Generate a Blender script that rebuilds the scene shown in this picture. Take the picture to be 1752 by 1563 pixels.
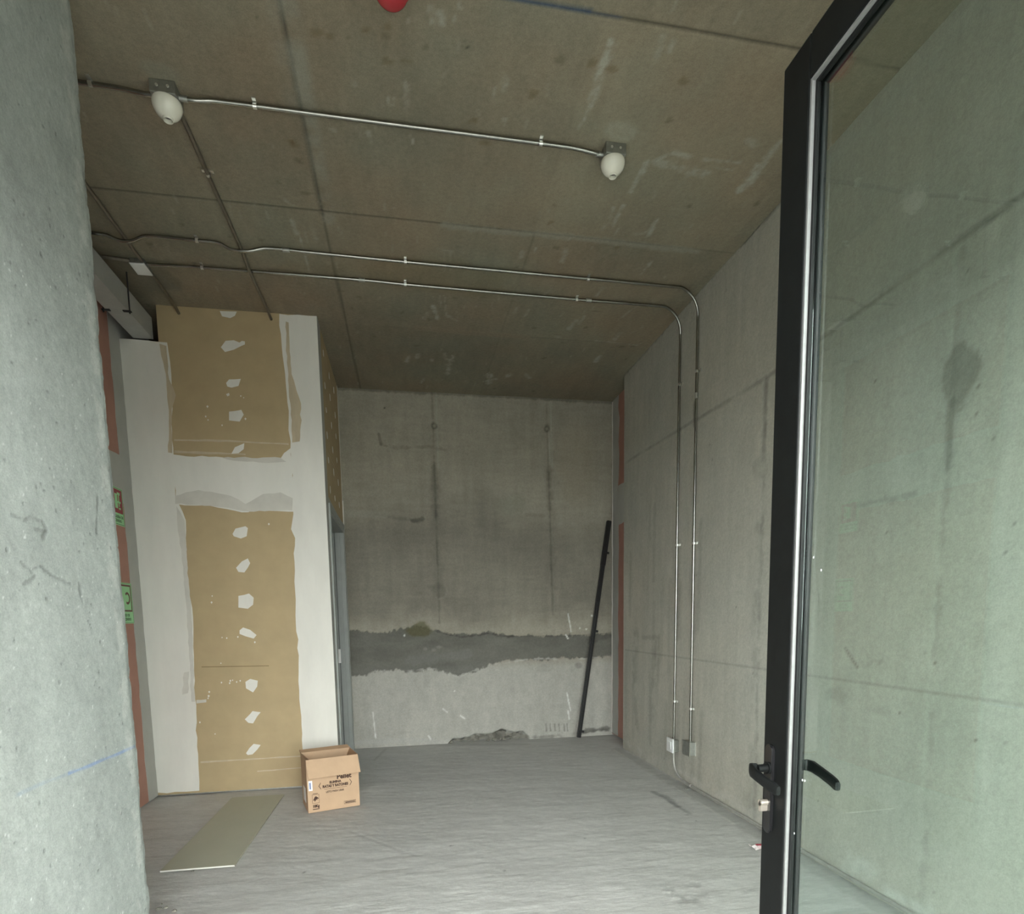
import bpy, bmesh, math
import numpy as np
from mathutils import Vector, Matrix

for o in list(bpy.data.objects): bpy.data.objects.remove(o)
scene = bpy.context.scene
COL = scene.collection

# ------------------------------------------------------------------ camera
# photograph = upper part of a portrait frame: principal point below the picture's middle (lens shift)
F, YAW, PIT, ROL, CY = 1001.314, 0.17937, -0.10817, -0.01698, 1164.334
H = 1.36                                     # eye height
W_, H_ = 1752.0, 1563.0
fw = np.array([math.sin(YAW)*math.cos(PIT), math.cos(YAW)*math.cos(PIT), math.sin(PIT)])
r0 = np.array([math.cos(YAW), -math.sin(YAW), 0.0]); u0 = np.cross(r0, fw)
rt = math.cos(ROL)*r0 + math.sin(ROL)*u0
up = -math.sin(ROL)*r0 + math.cos(ROL)*u0
CAM = np.array([0.0, 0.0, H])
cd = bpy.data.cameras.new('camera'); cam = bpy.data.objects.new('camera', cd); COL.objects.link(cam)
cd.sensor_fit = 'HORIZONTAL'; cd.sensor_width = 36.0; cd.lens = 36.0*F/W_
cd.shift_y = (CY - H_/2)/W_; cd.clip_start = 0.02; cd.clip_end = 300
M = Matrix.Identity(4)
for i in range(3):
    M[i][0] = rt[i]; M[i][1] = up[i]; M[i][2] = -fw[i]; M[i][3] = CAM[i]
cam.matrix_world = M
scene.camera = cam

# ------------------------------------------------------------------ sky and exposure
wd = bpy.data.worlds.new('overcast_sky'); scene.world = wd; wd.use_nodes = True
bg = wd.node_tree.nodes['Background']
bg.inputs[0].default_value = (0.975, 1.0, 0.985, 1); bg.inputs[1].default_value = 1.0
vs = scene.view_settings
vs.view_transform = 'Standard'; vs.look = 'None'; vs.gamma = 1.0; vs.use_curve_mapping = False
vs.exposure = 3.65

# ------------------------------------------------------------------ main dimensions (metres)
HC = 3.669                       # ceiling height
YP, YB = 4.9267, 6.3346          # plasterboard partition, back wall
XR, XG, YE = 2.181, 2.3103, 5.6512   # right concrete wall, recessed board wall behind it, where the concrete ends
XPR, XPL = -0.5748, -1.9608      # right corner of the partition, left recess wall
YW = 2.60; XW = -1.097           # free edge of the left concrete wall
DX, DY = 0.93, 1.387             # open glass door: face plane and free edge
DTOP = 2.633
YF = 0.40                        # shop-front line

def ray(x, y): return rt*(x-876)/F - up*(y-CY)/F + fw
def P(x, y, ax, val):
    d = ray(x, y); t = (val-CAM[ax])/d[ax]; return CAM + t*d
def lin(r, g, b):
    f = lambda c: (c/255/12.92 if c/255 <= .04045 else ((c/255+.055)/1.055)**2.4)
    return (f(r), f(g), f(b))

# ------------------------------------------------------------------ materials
MATS = {}
def nodes_of(name):
    m = bpy.data.materials.new(name); m.use_nodes = True
    nt = m.node_tree; b = nt.nodes['Principled BSDF']; MATS[name] = m
    return m, nt, b
def noise(nt, scale, detail=4, rough=.6, stretch=None, coord='Object'):
    tc = nt.nodes.new('ShaderNodeTexCoord'); mp = nt.nodes.new('ShaderNodeMapping')
    nt.links.new(tc.outputs[coord], mp.inputs[0])
    if stretch: mp.inputs['Scale'].default_value = stretch
    n = nt.nodes.new('ShaderNodeTexNoise'); n.inputs['Scale'].default_value = scale
    n.inputs['Detail'].default_value = detail; n.inputs['Roughness'].default_value = rough
    nt.links.new(mp.outputs[0], n.inputs['Vector'])
    return n
def ramp(nt, src, a, b, pa=.3, pb=.7):
    r = nt.nodes.new('ShaderNodeValToRGB'); r.color_ramp.elements[0].position = pa; r.color_ramp.elements[1].position = pb
    r.color_ramp.elements[0].color = (*a, 1); r.color_ramp.elements[1].color = (*b, 1)
    nt.links.new(src, r.inputs[0]); return r
def bump(nt, b, src, strength, dist=.01, prev=None):
    bp = nt.nodes.new('ShaderNodeBump'); bp.inputs['Strength'].default_value = strength; bp.inputs['Distance'].default_value = dist
    nt.links.new(src, bp.inputs['Height'])
    if prev: nt.links.new(prev.outputs[0], bp.inputs['Normal'])
    nt.links.new(bp.outputs[0], b.inputs['Normal']); return bp
def mat(name, rgb, rough=.6, metal=0.0, var=.08, scale=12, bmp=0.0, bscale=60, stretch=None, spec=.5):
    if name in MATS: return MATS[name]
    m, nt, b = nodes_of(name)
    c = rgb
    n = noise(nt, scale, stretch=stretch)
    r = ramp(nt, n.outputs['Fac'], tuple(max(0, x*(1-var)) for x in c), tuple(min(1, x*(1+var)) for x in c))
    nt.links.new(r.outputs[0], b.inputs['Base Color'])
    b.inputs['Roughness'].default_value = rough; b.inputs['Metallic'].default_value = metal
    b.inputs['Specular IOR Level'].default_value = spec
    if bmp:
        n2 = noise(nt, bscale); bump(nt, b, n2.outputs['Fac'], bmp, .004)
    return m
def surf_mat(name, rough=.88, grain=.10, bumps=((9, .25, .01), (55, .35, .004)), stretch=None, spec=.3):
    """cast concrete / screed: the colour comes from the surface's own stain layer, broken up by fine grain"""
    m, nt, b = nodes_of(name)
    at = nt.nodes.new('ShaderNodeAttribute'); at.attribute_name = 'tint'
    n = noise(nt, 45, 6, .7, stretch); n2 = noise(nt, 190, 3, .6)
    mx = nt.nodes.new('ShaderNodeMath'); mx.operation = 'ADD'
    nt.links.new(n.outputs['Fac'], mx.inputs[0]); nt.links.new(n2.outputs['Fac'], mx.inputs[1])
    r = ramp(nt, mx.outputs[0], (1-grain,)*3, (1+grain,)*3, .7/2, 1.0)
    mp = nt.nodes.new('ShaderNodeMapRange'); mp.inputs[1].default_value = .7; mp.inputs[2].default_value = 1.3
    mp.inputs[3].default_value = 1-grain; mp.inputs[4].default_value = 1+grain
    nt.links.new(mx.outputs[0], mp.inputs[0])
    mul = nt.nodes.new('ShaderNodeVectorMath'); mul.operation = 'SCALE'
    nt.links.new(at.outputs['Color'], mul.inputs[0]); nt.links.new(mp.outputs[0], mul.inputs['Scale'])
    nt.links.new(mul.outputs[0], b.inputs['Base Color'])
    nt.nodes.remove(r)
    b.inputs['Roughness'].default_value = rough; b.inputs['Specular IOR Level'].default_value = spec
    prev = None
    for sc, st, di in bumps:
        nn = noise(nt, sc, 5, .65, stretch); prev = bump(nt, b, nn.outputs['Fac'], st, di, prev)
    return m
def glass_mat(name, tint, rough=.0):
    """thin glazing: clear tinted transmission, mirror reflection by Schlick's law at each face"""
    m, nt, b = nodes_of(name); nt.nodes.remove(b)
    out = nt.nodes['Material Output']; N = nt.nodes.new; L = nt.links.new
    tr = N('ShaderNodeBsdfTransparent'); tr.inputs[0].default_value = (*tint, 1)
    gl = N('ShaderNodeBsdfGlossy'); gl.inputs['Roughness'].default_value = rough
    ge = N('ShaderNodeNewGeometry'); dt = N('ShaderNodeVectorMath'); dt.operation = 'DOT_PRODUCT'
    L(ge.outputs['Incoming'], dt.inputs[0]); L(ge.outputs['Normal'], dt.inputs[1])
    def mt(op, a, b_=None):
        n = N('ShaderNodeMath'); n.operation = op
        for i, v in enumerate((a, b_)):
            if v is None: continue
            if isinstance(v, float): n.inputs[i].default_value = v
            else: L(v, n.inputs[i])
        return n.outputs[0]
    f = mt('ADD', mt('MULTIPLY', mt('POWER', mt('SUBTRACT', 1.0, mt('ABSOLUTE', dt.outputs['Value'])), 5.0), .91), .09)
    mx = N('ShaderNodeMixShader')
    L(f, mx.inputs[0]); L(tr.outputs[0], mx.inputs[1]); L(gl.outputs[0], mx.inputs[2])
    L(mx.outputs[0], out.inputs[0]); return m

m_conc_ceil = surf_mat('ceiling_concrete', .9, .17, ((14, .2, .01), (70, .3, .003)))
m_conc_wall = surf_mat('wall_concrete', .9, .15, ((10, .25, .01), (60, .35, .004)))
m_conc_near = surf_mat('rough_wall_concrete', .85, .17, ((10, .25, .01), (60, .28, .005), (190, .35, .002)))
m_floor = surf_mat('floor_screed', .6, .12, ((9, .3, .01), (42, .4, .005)), stretch=(.45, 1.5, 1), spec=.4)
m_ground = mat('paving', (.28, .28, .265), .9, var=.15, scale=4, bmp=.2)
m_board = mat('brown_plasterboard', lin(178, 159, 124), .85, var=.05, scale=6, bmp=.05)
m_crease = mat('board_crease', lin(128, 110, 78), .9)
m_redboard = mat('red_plasterboard', lin(168, 126, 112), .85, var=.06, scale=6, bmp=.05)
m_putty = mat('joint_compound', lin(222, 220, 212), .8, var=.045, scale=3.0, bmp=.15, bscale=25, stretch=(2.2, 2.2, .7))
m_smear2 = mat('compound_shade', lin(204, 201, 192), .85, var=.08, scale=6)
m_smear = mat('thin_compound_smear', lin(192, 178, 152), .85, var=.12, scale=5, stretch=(3, 3, .6))
m_greyputty = mat('grey_compound', lin(172, 172, 166), .85, var=.05, scale=5, bmp=.1)
m_galv = mat('galvanised_steel', (.36, .36, .33), .27, 1.0, var=.12, scale=25)
m_galvbox = mat('galvanised_box', (.42, .43, .40), .5, 1.0, var=.15, scale=30)
m_dusty = mat('dusty_conduit', (.40, .39, .36), .55, .35, var=.12, scale=20)
m_clip = mat('zinc_clip', (.85, .85, .82), .28, 1.0, var=.05)
m_darkpipe = mat('galvanised_dark_reflection', (.28, .26, .22), .5, 1.0, var=.15, scale=20)  # galvanised as well; the dark ceiling's reflection is put into the colour
m_duct = mat('duct_sheet_steel', (.42, .43, .41), .6, .35, var=.07, scale=8)
m_black = mat('black_powder_coat', (.007, .008, .008), .48, var=.25, scale=30, spec=.22)
m_blackpole = mat('black_painted_steel', (.010, .010, .011), .35, var=.2, scale=30)
m_gloss = mat('black_gloss_metal', (.012, .012, .013), .2, var=.2, spec=.8)
m_gasket = mat('glazing_gasket', (.26, .26, .255), .4, .3, var=.1, scale=40)
m_lamp = mat('white_porcelain', (.80, .78, .67), .18, var=.02)
m_red = mat('red_plastic', (.42, .035, .045), .2, var=.05)
m_whitepl = mat('white_plastic', (.80, .81, .80), .35, var=.02)
m_dark = mat('dark_rubber', (.02, .02, .02), .7)
m_card = mat('cardboard', lin(186, 157, 128), .85, var=.05, scale=9, bmp=.05)
m_cardin = mat('cardboard_inside', lin(172, 142, 112), .9, var=.05, scale=9)
m_ink = mat('brown_black_ink', lin(66, 46, 36), .8)
m_label = mat('paper_label', lin(240, 242, 240), .7, var=.02)
m_blueink = mat('blue_ink', lin(110, 125, 165), .8)
m_plank = mat('beige_panel', lin(176, 176, 158), .6, var=.03, scale=4, spec=.3)
m_plankedge = mat('panel_edge', lin(205, 205, 195), .7, var=.03)
m_frame = mat('grey_door_frame', lin(150, 154, 150), .5, var=.05, scale=10)
m_frame_d = mat('grey_door_frame_seal', lin(72, 76, 75), .6, var=.05)
m_brass = mat('nickel_cylinder', (.80, .72, .62), .3, .8, var=.05)
m_sgreen = mat('luminous_green', lin(150, 205, 150), .5, var=.03)
m_sred = mat('sign_red', lin(140, 40, 48), .5, var=.03)
m_sbrown = mat('sign_dark_red', lin(92, 48, 36), .5, var=.03)
m_sdark = mat('sign_dark_green', lin(48, 82, 50), .5, var=.03)
m_rubble = mat('rubble', lin(128, 126, 116), .95, var=.2, scale=20, bmp=.5)
m_wrap = mat('wrapper_white', lin(225, 215, 215), .5, var=.03)
m_wrapred = mat('wrapper_red', lin(190, 60, 80), .5, var=.05)
m_glass = glass_mat('door_glass', (.91, .972, .953))
m_glass2 = glass_mat('shopfront_glass', (.95, .985, .97))

# ------------------------------------------------------------------ object helpers
def setp(o, label=None, cat=None, group=None, kind=None):
    if label: o['label'] = label
    if cat: o['category'] = cat
    if group: o['group'] = group
    if kind: o['kind'] = kind
    return o
def empty(name, loc, label=None, cat=None, group=None, kind=None, rz=0.0):
    e = bpy.data.objects.new(name, None); COL.objects.link(e); e.empty_display_size = .05
    e.location = loc; e.rotation_euler = (0, 0, rz)
    return setp(e, label, cat, group, kind)
def obj(name, bm, m, parent=None, local=False, smooth=False):
    """bmesh in world coordinates -> one mesh object; under an (unrotated) parent it is stored relative to it"""
    bmesh.ops.recalc_face_normals(bm, faces=bm.faces[:])
    off = Vector((0, 0, 0))
    if parent and not local:
        p = parent
        while p: off += p.location; p = p.parent
    me = bpy.data.meshes.new(name)
    if not parent:
        cs = [v.co for v in bm.verts]
        off = Vector(((min(c.x for c in cs)+max(c.x for c in cs))/2, (min(c.y for c in cs)+max(c.y for c in cs))/2, min(c.z for c in cs)))
    bmesh.ops.translate(bm, verts=bm.verts[:], vec=-off)
    bm.to_mesh(me); bm.free()
    if smooth:
        me.polygons.foreach_set('use_smooth', [True]*len(me.polygons))
        try: me.set_sharp_from_angle(angle=math.radians(40))
        except Exception: pass
    o = bpy.data.objects.new(name, me); COL.objects.link(o); me.materials.append(m)
    if parent: o.parent = parent
    else: o.location = off
    return o
def B(*boxes, bev=0.0):
    bm = bmesh.new()
    for x0, x1, y0, y1, z0, z1 in boxes:
        r = bmesh.ops.create_cube(bm, size=1.0)
        for v in r['verts']:
            v.co = Vector(((x0+x1)/2 + v.co.x*(x1-x0), (y0+y1)/2 + v.co.y*(y1-y0), (z0+z1)/2 + v.co.z*(z1-z0)))
        if bev:
            es = list({e for v in r['verts'] for e in v.link_edges})
            bmesh.ops.bevel(bm, geom=es, offset=bev, segments=2, affect='EDGES', profile=.5)
    return bm
def tube(pts, r, seg=12, bm=None, caps=True):
    bm = bm or bmesh.new(); pts = [Vector(p) for p in pts]
    n = len(pts); rings = []; ref = None
    for i in range(n):
        t = (pts[min(i+1, n-1)]-pts[max(i-1, 0)]).normalized()
        if ref is None: ref = Vector((0, 0, 1)) if abs(t.z) < .9 else Vector((1, 0, 0))
        a = t.cross(ref).normalized(); b = a.cross(t).normalized(); ref = b
        rr = r[i] if isinstance(r, (list, tuple)) else r
        rings.append([bm.verts.new(pts[i] + (a*math.cos(k*2*math.pi/seg) + b*math.sin(k*2*math.pi/seg))*rr) for k in range(seg)])
    for i in range(n-1):
        for k in range(seg):
            bm.faces.new((rings[i][k], rings[i][(k+1) % seg], rings[i+1][(k+1) % seg], rings[i+1][k]))
    if caps:
        bm.faces.new(rings[0]); bm.faces.new(rings[-1])
    return bm
def lathe(profile, c, seg=32, bm=None):
    """profile of (radius, z) turned about the vertical through c"""
    bm = bm or bmesh.new(); rings = []
    for r, z in profile:
        if r < 1e-6: rings.append([bm.verts.new((c[0], c[1], c[2]+z))])
        else: rings.append([bm.verts.new((c[0]+r*math.cos(k*2*math.pi/seg), c[1]+r*math.sin(k*2*math.pi/seg), c[2]+z)) for k in range(seg)])
    for i in range(len(rings)-1):
        A, Bq = rings[i], rings[i+1]
        for k in range(seg):
            a, b = A[k % len(A)], A[(k+1) % len(A)]; c2, d = Bq[(k+1) % len(Bq)], Bq[k % len(Bq)]
            vs_ = []
            for v in (a, b, c2, d):
                if v not in vs_: vs_.append(v)
            if len(vs_) > 2: bm.faces.new(vs_)
    return bm
def slab(pts, nrm, t, bm=None):
    """flat outline with thickness t along nrm"""
    bm = bm or bmesh.new(); nrm = Vector(nrm)
    a = [bm.verts.new(Vector(p)) for p in pts]; b = [bm.verts.new(Vector(p)+nrm*t) for p in pts]
    bm.faces.new(a); bm.faces.new(b[::-1])
    n = len(a)
    for i in range(n): bm.faces.new((a[i], a[(i+1) % n], b[(i+1) % n], b[i]))
    return bm
RNG = np.random.default_rng(7)
def rough_line(pts, step, amp):
    """subdivide a closed outline and make its edge ragged (3-D points)"""
    out = []; n = len(pts)
    for i in range(n):
        a, b = np.array(pts[i]), np.array(pts[(i+1) % n]); L = np.linalg.norm(b-a); k = max(1, int(L/step))
        for j in range(k):
            q = a+(b-a)*j/k
            out.append(q + RNG.normal(0, amp, 3)*(0 if j == 0 else 1))
    return out
def text_mesh(body, size, m, parent, mw, align='CENTER', name='lettering', ext=.0003, bold=0.0, sx=1.0):
    cu = bpy.data.curves.new('t', 'FONT'); cu.body = body; cu.size = size; cu.align_x = align; cu.align_y = 'CENTER'
    cu.extrude = ext; cu.offset = bold; cu.resolution_u = 3
    to = bpy.data.objects.new('t', cu); COL.objects.link(to)
    dg = bpy.context.evaluated_depsgraph_get(); dg.update()
    me = bpy.data.meshes.new_from_object(to.evaluated_get(dg))
    bpy.data.objects.remove(to); bpy.data.curves.remove(cu)
    me.transform(mw @ Matrix.Diagonal((sx, 1, 1, 1))); me.materials.clear(); me.materials.append(m); me.name = name
    o = bpy.data.objects.new(name, me); COL.objects.link(o); o.parent = parent
    return o

# ------------------------------------------------------------------ stained surfaces
def vnoise(u, v, seed):
    r = np.random.default_rng(seed); T = r.random((256, 256))
    iu = np.floor(u).astype(int); iv = np.floor(v).astype(int); fu = u-iu; fv = v-iv
    fu = fu*fu*(3-2*fu); fv = fv*fv*(3-2*fv)
    g = lambda a, b: T[a % 256, b % 256]
    return (g(iu, iv)*(1-fu)+g(iu+1, iv)*fu)*(1-fv) + (g(iu, iv+1)*(1-fu)+g(iu+1, iv+1)*fu)*fv
def fbm(u, v, seed, oct=4, gain=.55):
    s = 0; a = 1; t = 0
    for o in range(oct):
        s = s + a*vnoise(u*2**o+17.3*o, v*2**o+5.1*o, seed+o); t += a; a *= gain
    return s/t*2-1
def sstep(a, b, x):
    t = np.clip((x-a)/(b-a), 0, 1); return t*t*(3-2*t)

class Surf:
    """dense sheet of a wall, floor or ceiling with a stain layer and slight relief, plus a thick back"""
    def __init__(s, name, ax, val, ua, ur, va, vr, res, base, toward, thick=.15):
        s.name, s.ax, s.val, s.ua, s.va, s.tow, s.thick = name, ax, val, ua, va, toward, thick
        s.nu = int((ur[1]-ur[0])/res)+1; s.nv = int((vr[1]-vr[0])/res)+1
        s.u = np.linspace(*ur, s.nu); s.v = np.linspace(*vr, s.nv)
        s.U, s.V = np.meshgrid(s.u, s.v); s.c = np.ones((s.nv, s.nu, 3))*np.array(base); s.d = np.zeros((s.nv, s.nu))
    def uv(s, px, py):
        p = P(px, py, s.ax, s.val); return p[s.ua], p[s.va]
    def mulc(s, k): s.c *= k[..., None] if k.ndim == 2 else k
    def blend(s, mask, rgb, win=np.s_[:, :]):
        s.c[win] = s.c[win]*(1-mask[..., None]) + np.array(rgb)*mask[..., None]
    def win(s, pts, pad):
        a = np.array(pts); lo = a.min(0)-pad; hi = a.max(0)+pad
        i0, i1 = np.searchsorted(s.v, [lo[1], hi[1]]); j0, j1 = np.searchsorted(s.u, [lo[0], hi[0]])
        return np.s_[max(i0, 0):i1, max(j0, 0):j1]
    def dist(s, pts, w):
        U, V = s.U[w], s.V[w]; D = np.full(U.shape, 1e9)
        for (x0, y0), (x1, y1) in zip(pts[:-1], pts[1:]):
            dx, dy = x1-x0, y1-y0; L = dx*dx+dy*dy+1e-12
            t = np.clip(((U-x0)*dx+(V-y0)*dy)/L, 0, 1)
            D = np.minimum(D, np.hypot(U-x0-t*dx, V-y0-t*dy))
        return D
    def line(s, pts, wid, k=None, rgb=None, a=1.0, soft=None, px=True, relief=0.0, wob=0.0, brk=0.0, seed=3, frag=False):
        """stroke along a polyline; k multiplies the colour there, rgb replaces it"""
        if px: pts = [s.uv(*p) for p in pts]
        soft = soft if soft is not None else wid
        w = s.win(pts, wid+soft+wob+.02); D = s.dist(pts, w)
        if D.size == 0: return
        U, V = s.U[w], s.V[w]
        if wob: D = D + wob*fbm(U*25, V*25, seed, 3)
        m = (1-sstep(wid, wid+soft, D))*a
        if brk: m = m*sstep(-brk, brk*.6, fbm(U*9, V*9, seed+9, 3))
        if frag: m = m*(.25+.75*sstep(-.35, .35, fbm(U*45, V*22, seed+31, 4, .7)))
        if k is not None: s.c[w] *= (1+(np.array(k)-1)*m[..., None])
        if rgb is not None: s.blend(m, rgb, w)
        if relief: s.d[w] += relief*m
    def blob(s, px, py, ru, rv, k=None, rgb=None, a=1.0, edge=.5, wob=.35, freq=8, seed=5, relief=0.0, metric=False):
        c = (px, py) if metric else s.uv(px, py)
        w = s.win([(c[0]-ru*1.6, c[1]-rv*1.6), (c[0]+ru*1.6, c[1]+rv*1.6)], .01)
        U, V = s.U[w], s.V[w]
        if U.size == 0: return
        D = np.hypot((U-c[0])/ru, (V-c[1])/rv) + wob*fbm(U*freq, V*freq, seed, 4)
        m = (1-sstep(1-edge, 1, D))*a
        if k is not None: s.c[w] *= (1+(np.array(k)-1)*m[..., None])
        if rgb is not None: s.blend(m, rgb, w)
        if relief: s.d[w] += relief*m
    def poly(s, pts, px=True):
        if px: pts = [s.uv(*p) for p in pts]
        ins = np.zeros(s.U.shape, bool); n = len(pts)
        for i in range(n):
            (x0, y0), (x1, y1) = pts[i], pts[(i+1) % n]
            if y0 == y1: continue
            ins ^= ((y0 > s.V) != (y1 > s.V)) & (s.U < (x1-x0)*(s.V-y0)/(y1-y0)+x0)
        return ins
    def between(s, top, bot, jit=.02, freq=12, seed=4, soft=.01):
        """mask of the band between two traced edges (pixel polylines running across)"""
        T = np.array([s.uv(*p) for p in top]); Bq = np.array([s.uv(*p) for p in bot])
        n1 = jit*fbm(s.U*freq, s.V*freq*.3, seed, 5, .7); n2 = jit*fbm(s.U*freq, s.V*freq*.3, seed+50, 5, .7)
        t = np.interp(s.U, T[:, 0], T[:, 1])+n1; b = np.interp(s.U, Bq[:, 0], Bq[:, 1])+n2
        return sstep(-soft, soft, t-s.V)*sstep(-soft, soft, s.V-b)
    def build(s, m, kind='structure', label=None, cat=None, parent=None):
        Vt = np.zeros((s.nv*s.nu, 3)); Vt[:, s.ua] = s.U.ravel(); Vt[:, s.va] = s.V.ravel(); Vt[:, s.ax] = s.val + s.tow*s.d.ravel()
        nu, nv = s.nu, s.nv; N = nu*nv
        back = [(s.u[0], s.v[0]), (s.u[-1], s.v[0]), (s.u[-1], s.v[-1]), (s.u[0], s.v[-1])]
        bv = np.zeros((4, 3))
        for i, (a, b) in enumerate(back): bv[i, s.ua] = a; bv[i, s.va] = b; bv[i, s.ax] = s.val - s.tow*s.thick
        Vt = np.vstack([Vt, bv])
        idx = np.arange(N).reshape(nv, nu)
        q = np.stack([idx[:-1, :-1], idx[:-1, 1:], idx[1:, 1:], idx[1:, :-1]], -1).reshape(-1, 4)
        e = np.eye(3); flip = np.dot(np.cross(e[s.ua], e[s.va]), e[s.ax])*s.tow < 0
        if flip: q = q[:, ::-1]
        extra = [[N, N+1, N+2, N+3], [N+1, N]+list(idx[0, :]), [N+2, N+1]+list(idx[:, -1]), [N+3, N+2]+list(idx[-1, ::-1]), [N, N+3]+list(idx[::-1, 0])]
        if not flip: extra[0] = extra[0][::-1]
        else: extra[1:] = [f[::-1] for f in extra[1:]]
        loops = np.concatenate([q.ravel()]+[np.array(f) for f in extra])
        lens = np.concatenate([np.full(len(q), 4)]+[np.array([len(f)]) for f in extra]).astype(np.int32)
        me = bpy.data.meshes.new(s.name)
        me.vertices.add(len(Vt)); me.vertices.foreach_set('co', Vt.ravel())
        me.loops.add(len(loops)); me.loops.foreach_set('vertex_index', loops.astype(np.int32))
        me.polygons.add(len(lens)); me.polygons.foreach_set('loop_start', np.concatenate([[0], np.cumsum(lens)[:-1]]).astype(np.int32))
        sm = np.ones(len(lens), bool); sm[len(q):] = False
        me.polygons.foreach_set('use_smooth', sm)
        me.update(calc_edges=True); me.validate()
        # the flat sides meet the front at a hard edge
        at = me.attributes.new('tint', 'FLOAT_COLOR', 'POINT')
        cc = np.ones((len(Vt), 4)); cc[:N, :3] = np.clip(s.c.reshape(-1, 3), 0, 1); cc[N:, :3] = s.c.reshape(-1, 3).mean(0)
        at.data.foreach_set('color', cc.ravel())
        try: me.set_sharp_from_angle(angle=math.radians(60))
        except Exception: pass
        o = bpy.data.objects.new(s.name, me); COL.objects.link(o); me.materials.append(m)
        if parent: o.parent = parent
        return setp(o, label, cat, None, kind)

# ================================================================== CEILING
S = Surf('ceiling', 2, HC, 0, (-2.15, 2.5), 1, (0.2, 6.5), .0125, lin(137, 129, 111), -1, .2)
U, V = S.U, S.V
S.mulc(1 + .18*fbm(U*1.3, V*1.3, 11, 6, .62) + .10*fbm(U*22, V*5, 12, 5) + .05*fbm(U*40, V*30, 13, 3))
hue = fbm(U*1.7+4, V*1.7, 21, 4)
S.c *= 1 + hue[..., None]*np.array([.13, -.02, -.08])
# panels of the formwork differ a little
for i, (a, b, k) in enumerate([(-3, -.376, .97), (-.376, .86, 1.0), (.86, 2.1, 1.03)]):
    for j, (c, d, k2) in enumerate([(0, 2.42, .92), (2.42, 3.72, 1.0), (3.72, 5.01, .97), (5.01, 7, .90)]):
        mk = ((U >= a) & (U < b) & (V >= c) & (V < d)); S.c[mk] *= k*k2*(1+.02*((i*3+j*5) % 4-1.5))
GREY = lin(150, 150, 138); PALE = lin(176, 174, 162)
S.line([(-.376, .2), (-.376, 3.75)], .006, k=.42, soft=.010, px=False, relief=-.004); S.line([(-.376, 3.75), (-.35, 6.4)], .003, k=.6, soft=.010, px=False)
S.line([(-.345, .2), (-.345, 3.8)], .015, rgb=GREY, a=.6, soft=.04, px=False, brk=.8)
S.line([(-.40, .2), (-.40, 3.0)], .015, rgb=GREY, a=.25, soft=.05, px=False, brk=.5)
S.line([(.86, 3.72), (.86, 6.4)], .002, k=.75, soft=.004, px=False, brk=.8)
S.line([(-2.1, 3.715), (2.2, 3.725)], .003, k=.5, soft=.004, px=False, relief=-.003)
S.line([(760, 385), (860, 397), (980, 406), (1100, 420), (1190, 430)], .012, rgb=GREY, a=.5, soft=.03, wob=.02)
S.line([(-2.1, 5.01), (2.2, 5.02)], .003, k=.8, soft=.006, px=False, brk=.7)
S.line([(715, 561), (900, 577)], .02, rgb=lin(140, 128, 110), a=.5, soft=.04)
S.line([(.5, 2.41), (2.2, 2.425)], .003, k=.45, soft=.005, px=False, relief=-.004)
S.line([(-2.1, 2.41), (.5, 2.41)], .003, k=.5, soft=.005, px=False, relief=-.004)
S.line([(780, -20), (900, 2), (1010, 20)], .006, rgb=lin(60, 78, 100), a=.9, soft=.006)
S.line([(1010, 20), (1060, 30)], .004, rgb=lin(60, 78, 100), a=.5, soft=.006)
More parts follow.
